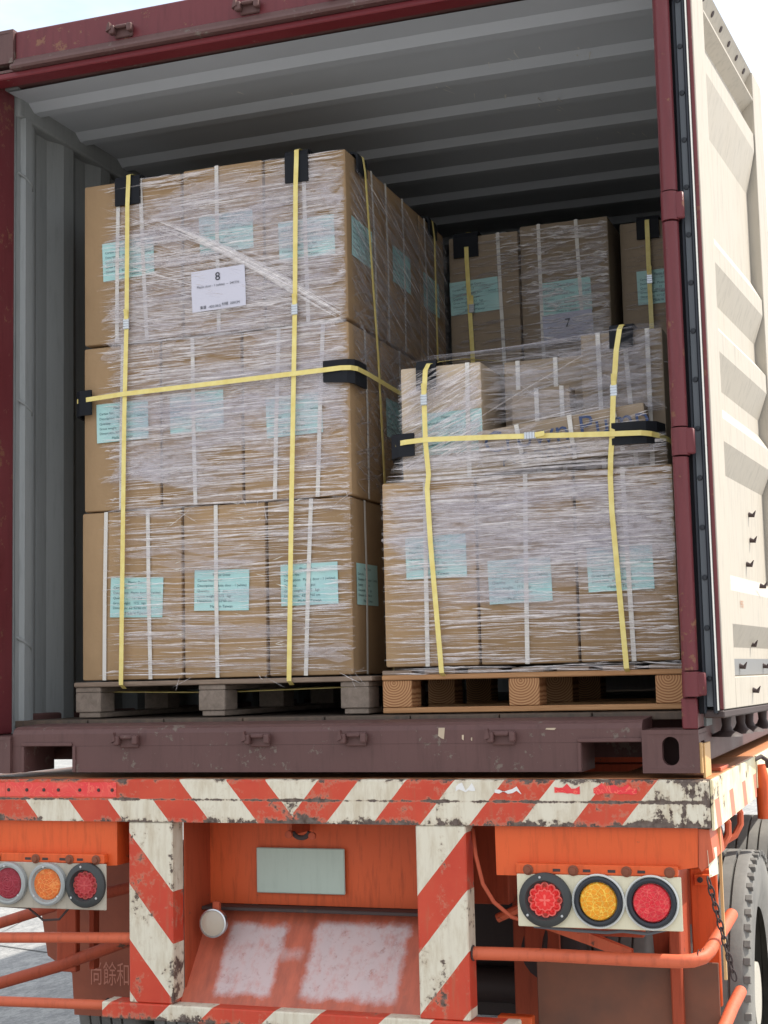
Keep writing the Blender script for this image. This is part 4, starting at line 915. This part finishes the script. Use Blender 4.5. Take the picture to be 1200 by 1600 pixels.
def guard_corner(pts_xy, z0, z1, label, slant=(0, 0)):
    """pts_xy: outline path round an upright corner; slant lowers/raises the ends"""
    n_ = len(pts_xy); vs = []
    P_ = [Vector((p[0], p[1], 0)) for p in pts_xy]
    for i, p_ in enumerate(P_):
        d_ = (P_[min(i+1, n_-1)]-P_[max(i-1, 0)]).normalized(); nn = Vector((d_.y, -d_.x, 0)); t = i/(n_-1); a0 = z0+slant[0]*(1-t)**2; a1 = z1+slant[1]*(1-t)**2
        for q, zz in ((0, a0), (.009, a0), (.009, a1), (0, a1)): vs.append((p_.x+nn.x*q, p_.y+nn.y*q, zz))
    fs = [(i*4+k, i*4+(k+1) % 4, i*4+4+(k+1) % 4, i*4+4+k) for i in range(n_-1) for k in range(4)]+[(0, 1, 2, 3), tuple(range(4*n_-1, 4*n_-5, -1))]
    o = MB().add(vs, fs).build('edge_guard', 'black'); o['label'] = label; o['category'] = 'edge guard'; o['group'] = EG; return o
guard_top(-.818, -.718, F0-.002, 2.100, .098, 'black guard on the top edge at the left of the tall pallet')
guard_top(-.150, -.064, F0-.003, 2.100, .104, 'black guard on the top edge of the tall pallet near its right corner')
guard_top(.385, .475, .072, 2.100, .062, 'black guard on the side top edge just behind the tall pallet corner', side=True)
guard_top(1.19, 1.285, .072, 2.100, .065, 'black guard on the side top edge at the back of the tall pallet', side=True)
guard_corner([(-.018, .284), (.035, .283), (.066, .284), (.082, .296), (.0845, .33), (.0845, .40)], 1.272, 1.356, 'black guard bent round the front corner at the waist of the tall pallet', slant=(.012, .0))
# outer left corner guard (path runs the other way round)
guard_corner([(-.972, .42), (-.974, .33), (-.970, .292), (-.955, .281), (-.91, .280)], 1.245, 1.335, 'black guard bent round the left edge at the waist of the tall pallet', slant=(-.01, -.01))
guard_top(.306, .374, F0+.006, 1.318, .088, 'black guard over the small pale carton', flare=.004, depth=.07)
guard_top(.942, 1.018, F0+.07, 1.390, .068, 'black guard over the tall plain carton near the maroon post', flare=.006, depth=.08)
guard_corner([(.215, .40), (.216, .33), (.226, .285), (.25, .274), (.302, .273)], 1.01, 1.085, 'black guard at the left end of the level strap on the right load', slant=(-.02, .0))
guard_corner([(.955, .272), (1.02, .270), (1.06, .275), (1.085, .295), (1.10, .36)], .995, 1.065, 'black guard at the right end of the level strap on the right load', slant=(.0, .0))
guard_top(.095, .20, B0-.002, 2.106, .095, 'black guard on the back stack beside the tall pallet', depth=.06)
guard_top(.84, .93, B0+.098, 2.112, .085, 'black guard on the back stack near the right wall', depth=.06)

# ================================================================== STRETCH FILM
class Film:
    """wrinkles of stretch film: tapered, ridged ribbons lying a few millimetres off a surface"""
    def __init__(s, seed): s.r = random.Random(seed); s.b = {}
    def rib(s, mat, P0, P1, wid, lift, N, bow=0.0, segs=6):
        b = s.b.setdefault(mat, MB()); P0, P1, N = Vector(P0), Vector(P1), Vector(N); d = P1-P0; W = N.cross(d.normalized()); r_ = s.r
        vs = []; ph = r_.random()*6.28; fr = r_.uniform(1.5, 4)
        for i in range(segs+1):
            t = i/segs; wv = math.sin(t*fr*2.2+ph)*wid*.35+bow*math.sin(math.pi*t)
            k = min(1, 3.2*min(t, 1-t)+.06)*(.9+.2*r_.random()); c = P0+d*t+W*wv
            h = lift*(.5+r_.random()); 
            vs += [c-W*wid*.5*k, c+N*h*k, c+W*wid*.5*k]
        fs = [(i*3+j, i*3+3+j, i*3+4+j, i*3+1+j) for i in range(segs) for j in (0, 1)]
        b.add(vs, fs)
    def build(s, parent):
        for m_, b in s.b.items():
            me = bpy.data.meshes.new('film_wrinkles'); me.from_pydata(b.v, [], b.f); me.update()
            link('film_wrinkles', me, m_, parent, kind='stuff')
def streaks(F, n, mat, plane, ax, a0, a1, z0, z1, lmin, lmax, w0, w1, slope=0.0, js=.02, off=.009, ragged=None, lift=.0015, dens=None):
    """ax 'x': rear face at y=plane, a along x; ax 'y': side face at x=plane, a along y"""
    r_ = F.r; N = (0, -1, 0) if ax == 'x' else (1, 0, 0)
    k = 0; tries = 0
    while k < n and tries < n*6:
        tries += 1
        ln = lmin+(lmax-lmin)*r_.random()**2; a = r_.uniform(a0-ln*.5, a1); z = r_.uniform(z0, z1)
        e0, e1 = max(a, a0+(r_.random()*ragged if ragged else 0)), min(a+ln, a1)
        if e1-e0 < .02: continue
        if dens and r_.random() > dens((e0+e1)/2, z): continue
        sl = slope+r_.gauss(0, js); o = off+r_.random()*.005
        zz0, zz1 = z, z+sl*(e1-e0)
        if not (z0+w1*.7 < zz1 < z1-w1*.7 and z0+w1*.7 < zz0 < z1-w1*.7): continue
        P0, P1 = ((e0, plane-o, zz0), (e1, plane-o, zz1)) if ax == 'x' else ((plane+o, e0, zz0), (plane+o, e1, zz1))
        F.rib(mat, P0, P1, r_.uniform(w0, w1)*(.6+.8*r_.random()), lift, N, segs=5 if ln < .2 else 8); k += 1
FG = 'clear stretch film wound round the loads'
P = F0
# --- tall pallet
t = thing('stretch_film', 'clear wrinkled film wound round the tall left load', 'stretch film', (-.45, F0, .3), FG); F = Film(11)
def dl(x, z):
    if z > 1.9: return .55+.3*(z > 2.05)
    if z > 1.5: return .95
    if z > 1.30: return 1.0
    if z > 1.12: return .72
    if z > .9: return .62+.5*(z-.95)
    return .30 if .33 < z < .75 else .5
streaks(F, 1800, 'film_body', P, 'x', -.90, .066, .31, 2.095, .10, .6, .002, .0065, .012, .014, ragged=.09, off=.008, dens=lambda x, z: dl(x, z)*(1 if z > .93 else .8), lift=.0012)
streaks(F, 560, 'film', P, 'x', -.90, .066, .31, 2.095, .07, .5, .0009, .0026, .012, .02, ragged=.09, dens=dl, lift=.001, off=.011)
streaks(F, 230, 'film', P, 'x', -.88, .066, .9, 2.095, .03, .12, .0015, .004, .03, .10, ragged=.05, dens=dl, lift=.0012, off=.011)
streaks(F, 170, 'film_veil', P, 'x', -.885, .066, .93, 2.095, .3, .95, .03, .09, .015, .01, off=.007, ragged=.06, lift=.0004, dens=lambda x, z: 1 if 1.1 < z < 1.93 else .5)
streaks(F, 60, 'film_veil', P, 'x', -.86, .06, .31, .95, .25, .8, .01, .03, -.03, .02, off=.007, ragged=.06, lift=.0006)
streaks(F, 150, 'film', P, 'x', -.85, .06, .31, .9, .15, .6, .001, .003, -.045, .02, ragged=.08)
# fan of taut folds running down from the upper left
for i in range(48):
    a = F.r.random(); z0 = 2.02-.42*a; x0 = -.90+.07*F.r.random(); x1 = F.r.uniform(-.15, .06); zt = 1.60-.10*F.r.random()
    if a > .85: x1 = -.35
    F.rib('film', (x0+.02, P-.014, z0), (x1, P-.014, zt+(z0-1.7)*.25), F.r.uniform(.0015, .004), .0015, (0, -1, 0), bow=-.03*a, segs=12)
for i in range(10): F.rib('film', (-.72+.02*i, P-.016, 1.97-.012*i), (.05, P-.016, 1.545-.006*i), .012, .003, (0, -1, 0), bow=.012, segs=12)
for i in range(44):   # gathered folds at the carton corners
    cx, cz = F.r.choice(((-.243, 2.06), (-.556, 2.06), (-.56, .31), (-.24, .31), (.05, .31), (.05, .91), (-.33, .91), (-.56, .88), (-.25, .88), (-.65, 1.48)))
    F.rib('film', (cx+F.r.uniform(-.04, .04), P-.013, cz), (cx+F.r.uniform(-.07, .07), P-.013, cz-F.r.uniform(-.02, .06)), .0025, .002, (0, -1, 0), segs=4)
for i in range(46):  # short bright ribbons set as painted glints
    cx = F.r.choice((-.36, -.30, -.60, -.12, -.20)); cz = F.r.uniform(.36, .95); a_ = F.r.uniform(-.02, .02)
    F.rib('glint', (cx+a_, P-.0135, cz), (cx+a_+F.r.uniform(.015, .05), P-.0135, cz+F.r.uniform(-.014, .014)), F.r.uniform(.0015, .004), .0015, (0, -1, 0), segs=3)
# side face: diagonal sweep, its shade painted into the film colour
streaks(F, 1500, 'film_shade', .072, 'y', .302, 1.42, .9, 2.08, .10, .5, .003, .009, -.35, .12, off=.008, lift=.002, dens=lambda y_, z: 1 if z > 1.35 else .5)
streaks(F, 260, 'film_shade', .072, 'y', .302, .9, .9, 1.75, .10, .4, .003, .008, .3, .3, off=.008)
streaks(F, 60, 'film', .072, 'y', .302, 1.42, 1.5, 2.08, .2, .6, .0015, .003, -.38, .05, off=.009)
for i in range(70):
    z = F.r.uniform(.32, 2.07); F.rib('film_veil', (.035, P-.010, z), (.073, P-.006, z+F.r.uniform(-.004, .004)), F.r.uniform(.003, .012), .001, (.3, -1, 0), segs=3)
F.build(t)
# --- right load
t = thing('stretch_film', 'clear film wound round the right load and stretched over its hollow middle', 'stretch film', (.65, F0, .3), FG); F = Film(23)
dr = lambda x, z: (.22+.78*min(1, max(0, (z-.42)/.18)))*(.6 if .5 < z < .75 else 1)
streaks(F, 1050, 'film_body', P, 'x', .172, 1.134, .325, .928, .07, .4, .002, .006, .0, .018, ragged=.01, lift=.0012, off=.008, dens=dr)
streaks(F, 480, 'film', P, 'x', .172, 1.134, .325, .928, .05, .36, .0009, .0028, .0, .03, ragged=.01, lift=.001, dens=dr, off=.011)
streaks(F, 90, 'film_veil', P, 'x', .172, 1.134, .46, .93, .3, .9, .03, .08, .0, .01, off=.007, lift=.0004, dens=lambda x, z: .4+.6*min(1, max(0, (z-.5)/.2)))
streaks(F, 100, 'film', P, 'x', .172, 1.134, .325, .5, .15, .5, .001, .003, -.03, .02)
# pale carton: fine diagonal folds
streaks(F, 260, 'film_body', P+.002, 'x', .243, .53, .94, 1.31, .07, .26, .002, .007, .40, .08, off=.012)
streaks(F, 120, 'film', P+.002, 'x', .243, .53, .94, 1.31, .05, .2, .001, .0025, .40, .14, off=.014)
streaks(F, 80, 'film_veil', P+.002, 'x', .243, .53, .94, 1.31, .1, .28, .01, .03, .4, .1, off=.011)
# printed carton and the shoulder below it
streaks(F, 80, 'film', P-.015, 'x', .50, 1.07, .945, 1.13, .08, .4, .0012, .0035, .13, .03, off=.008)
streaks(F, 12, 'film_veil', P-.015, 'x', .50, 1.07, .945, 1.12, .15, .5, .012, .035, .13, .05, off=.007)
def sheet_film(fn, nu, nv, mat, n_rib, w0, w1, veil=0, lmin=.2, lmax=.7, jv=.05):
    """ribbons laid over a curved sheet fn(u,v) -> point, normal"""
    for k in range(n_rib+veil):
        mt = mat if k < n_rib else 'film_veil'; r_ = F.r; ln = r_.uniform(lmin, lmax); u0 = r_.uniform(-ln*.4, 1-ln*.3); u1 = min(1, u0+ln); u0 = max(0, u0); v0 = r_.random(); v1 = min(1, max(0, v0+r_.gauss(0, jv)))
        if u1-u0 < .04: continue
        b = F.b.setdefault(mt, MB()); wd = r_.uniform(w0, w1)*(4 if mt == 'film_veil' else 1); segs = 8; vs = []
        for i in range(segs+1):
            tt = i/segs; P_, N = fn(u0+(u1-u0)*tt, v0+(v1-v0)*tt); Pn, _ = fn(min(1, u0+(u1-u0)*tt+.01), v0+(v1-v0)*tt)
            d_ = (Pn-P_); d_ = d_.normalized() if d_.length > 1e-6 else Vector((1, 0, 0)); W = N.cross(d_).normalized(); q = min(1, 3*min(tt, 1-tt)+.08)*(.7+.6*r_.random())
            vs += [P_-W*wd*.5*q, P_+N*.0015*q, P_+W*wd*.5*q]
        b.add(vs, [(i*3+j, i*3+3+j, i*3+4+j, i*3+1+j) for i in range(segs) for j in (0, 1)])
def shoulder(u_, v_):     # film drawn in from the lower row to the strap
    x = .19+.93*u_; z = .925+v_*.10; return Vector((x+.05*v_*(1-u_), P-.012-.03*v_*math.sin(math.pi*min(1, u_*1.0)), z+.02*u_*(v_)))+Vector((0, 0, .0)), Vector((0, -1, .25)).normalized()
sheet_film(shoulder, 1, 1, 'film_body', 75, .003, .008, 14)
sheet_film(shoulder, 1, 1, 'film', 60, .001, .003, 0)
def span(u_, v_):         # film stretched across the hollow, from pale carton to tall carton
    x = .53+.55*u_; zt = 1.315+.065*u_; zb = 1.10+.02*u_; z = zb+(zt-zb)*v_; y_ = P+.0+.06*math.sin(math.pi*u_)*v_+.03*u_; return Vector((x, y_, z)), Vector((0, -1, .2)).normalized()
sheet_film(span, 1, 1, 'film_shade', 150, .003, .011, 20, jv=.12)
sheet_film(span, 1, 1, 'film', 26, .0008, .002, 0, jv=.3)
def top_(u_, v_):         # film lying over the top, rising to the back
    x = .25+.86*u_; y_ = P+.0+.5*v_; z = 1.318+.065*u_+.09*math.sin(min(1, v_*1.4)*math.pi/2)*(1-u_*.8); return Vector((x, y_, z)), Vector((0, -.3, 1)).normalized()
sheet_film(top_, 1, 1, 'film_shade', 120, .003, .008, 16, jv=.1)
for (a, b_, wd) in (((.39, P+.10, 1.345), (1.13, P-.035, 1.10), .0045), ((.30, P-.01, 1.00), (.86, P+.02, 1.30), .004), ((.70, P+.1, 1.395), (1.12, P+.1, 1.27), .0025)):
    b = F.b.setdefault('film', MB()); A, Bb = Vector(a), Vector(b_); vs = []
    for i in range(19):
        tt = i/18; c = A.lerp(Bb, tt)+Vector((0, 0, .085*math.sin(math.pi*tt)*(1 if a[0] == .39 else .1))); vs += [c+Vector((0, 0, -wd/2)), c+Vector((0, -.002, 0)), c+Vector((0, 0, wd/2))]
    b.add(vs, [(i*3+j, i*3+3+j, i*3+4+j, i*3+1+j) for i in range(18) for j in (0, 1)])
streaks(F, 260, 'film_shade', P+.07, 'x', .84, 1.11, 1.10, 1.385, .05, .25, .003, .01, .05, .1, off=.008)
# film drawn under the guard at the right
def tail(u_, v_):
    x = .93+.19*u_; z = .935+.06*v_*(1-.1*u_)+.05*u_*v_; return Vector((x, P-.005+.03*u_, z)), Vector((0, -1, .1)).normalized()
sheet_film(tail, 1, 1, 'film', 50, .002, .004, 6)
# pallet foot: wrinkles over the deck edge
streaks(F, 70, 'film', P-.004, 'x', .172, 1.14, .292, .325, .05, .3, .002, .005, -.02, .03, off=.006)
F.build(t)
# --- back stack
t = thing('stretch_film', 'clear film on the back stack, glinting over its centre carton', 'stretch film', (.45, B0, .3), FG); F = Film(31)
streaks(F, 420, 'film_body', B0, 'x', .37, .74, 1.45, 2.10, .04, .26, .003, .010, .02, .03, off=.009, dens=lambda x, z: .35+.65*(x > .45))
streaks(F, 90, 'film', B0, 'x', .27, .45, 1.8, 2.10, .02, .1, .003, .006, .02, .04, off=.009)
streaks(F, 90, 'film_veil', B0, 'x', .37, .74, 1.45, 2.10, .1, .4, .01, .03, .02, .03, off=.007)
streaks(F, 200, 'film_shade', B0, 'x', .07, .40, 1.4, 2.08, .08, .3, .003, .009, .05, .05, off=.008)
streaks(F, 130, 'film_shade', B0+.10, 'x', .78, 1.12, 1.4, 2.08, .08, .3, .003, .009, .05, .05, off=.008)
F.build(t)
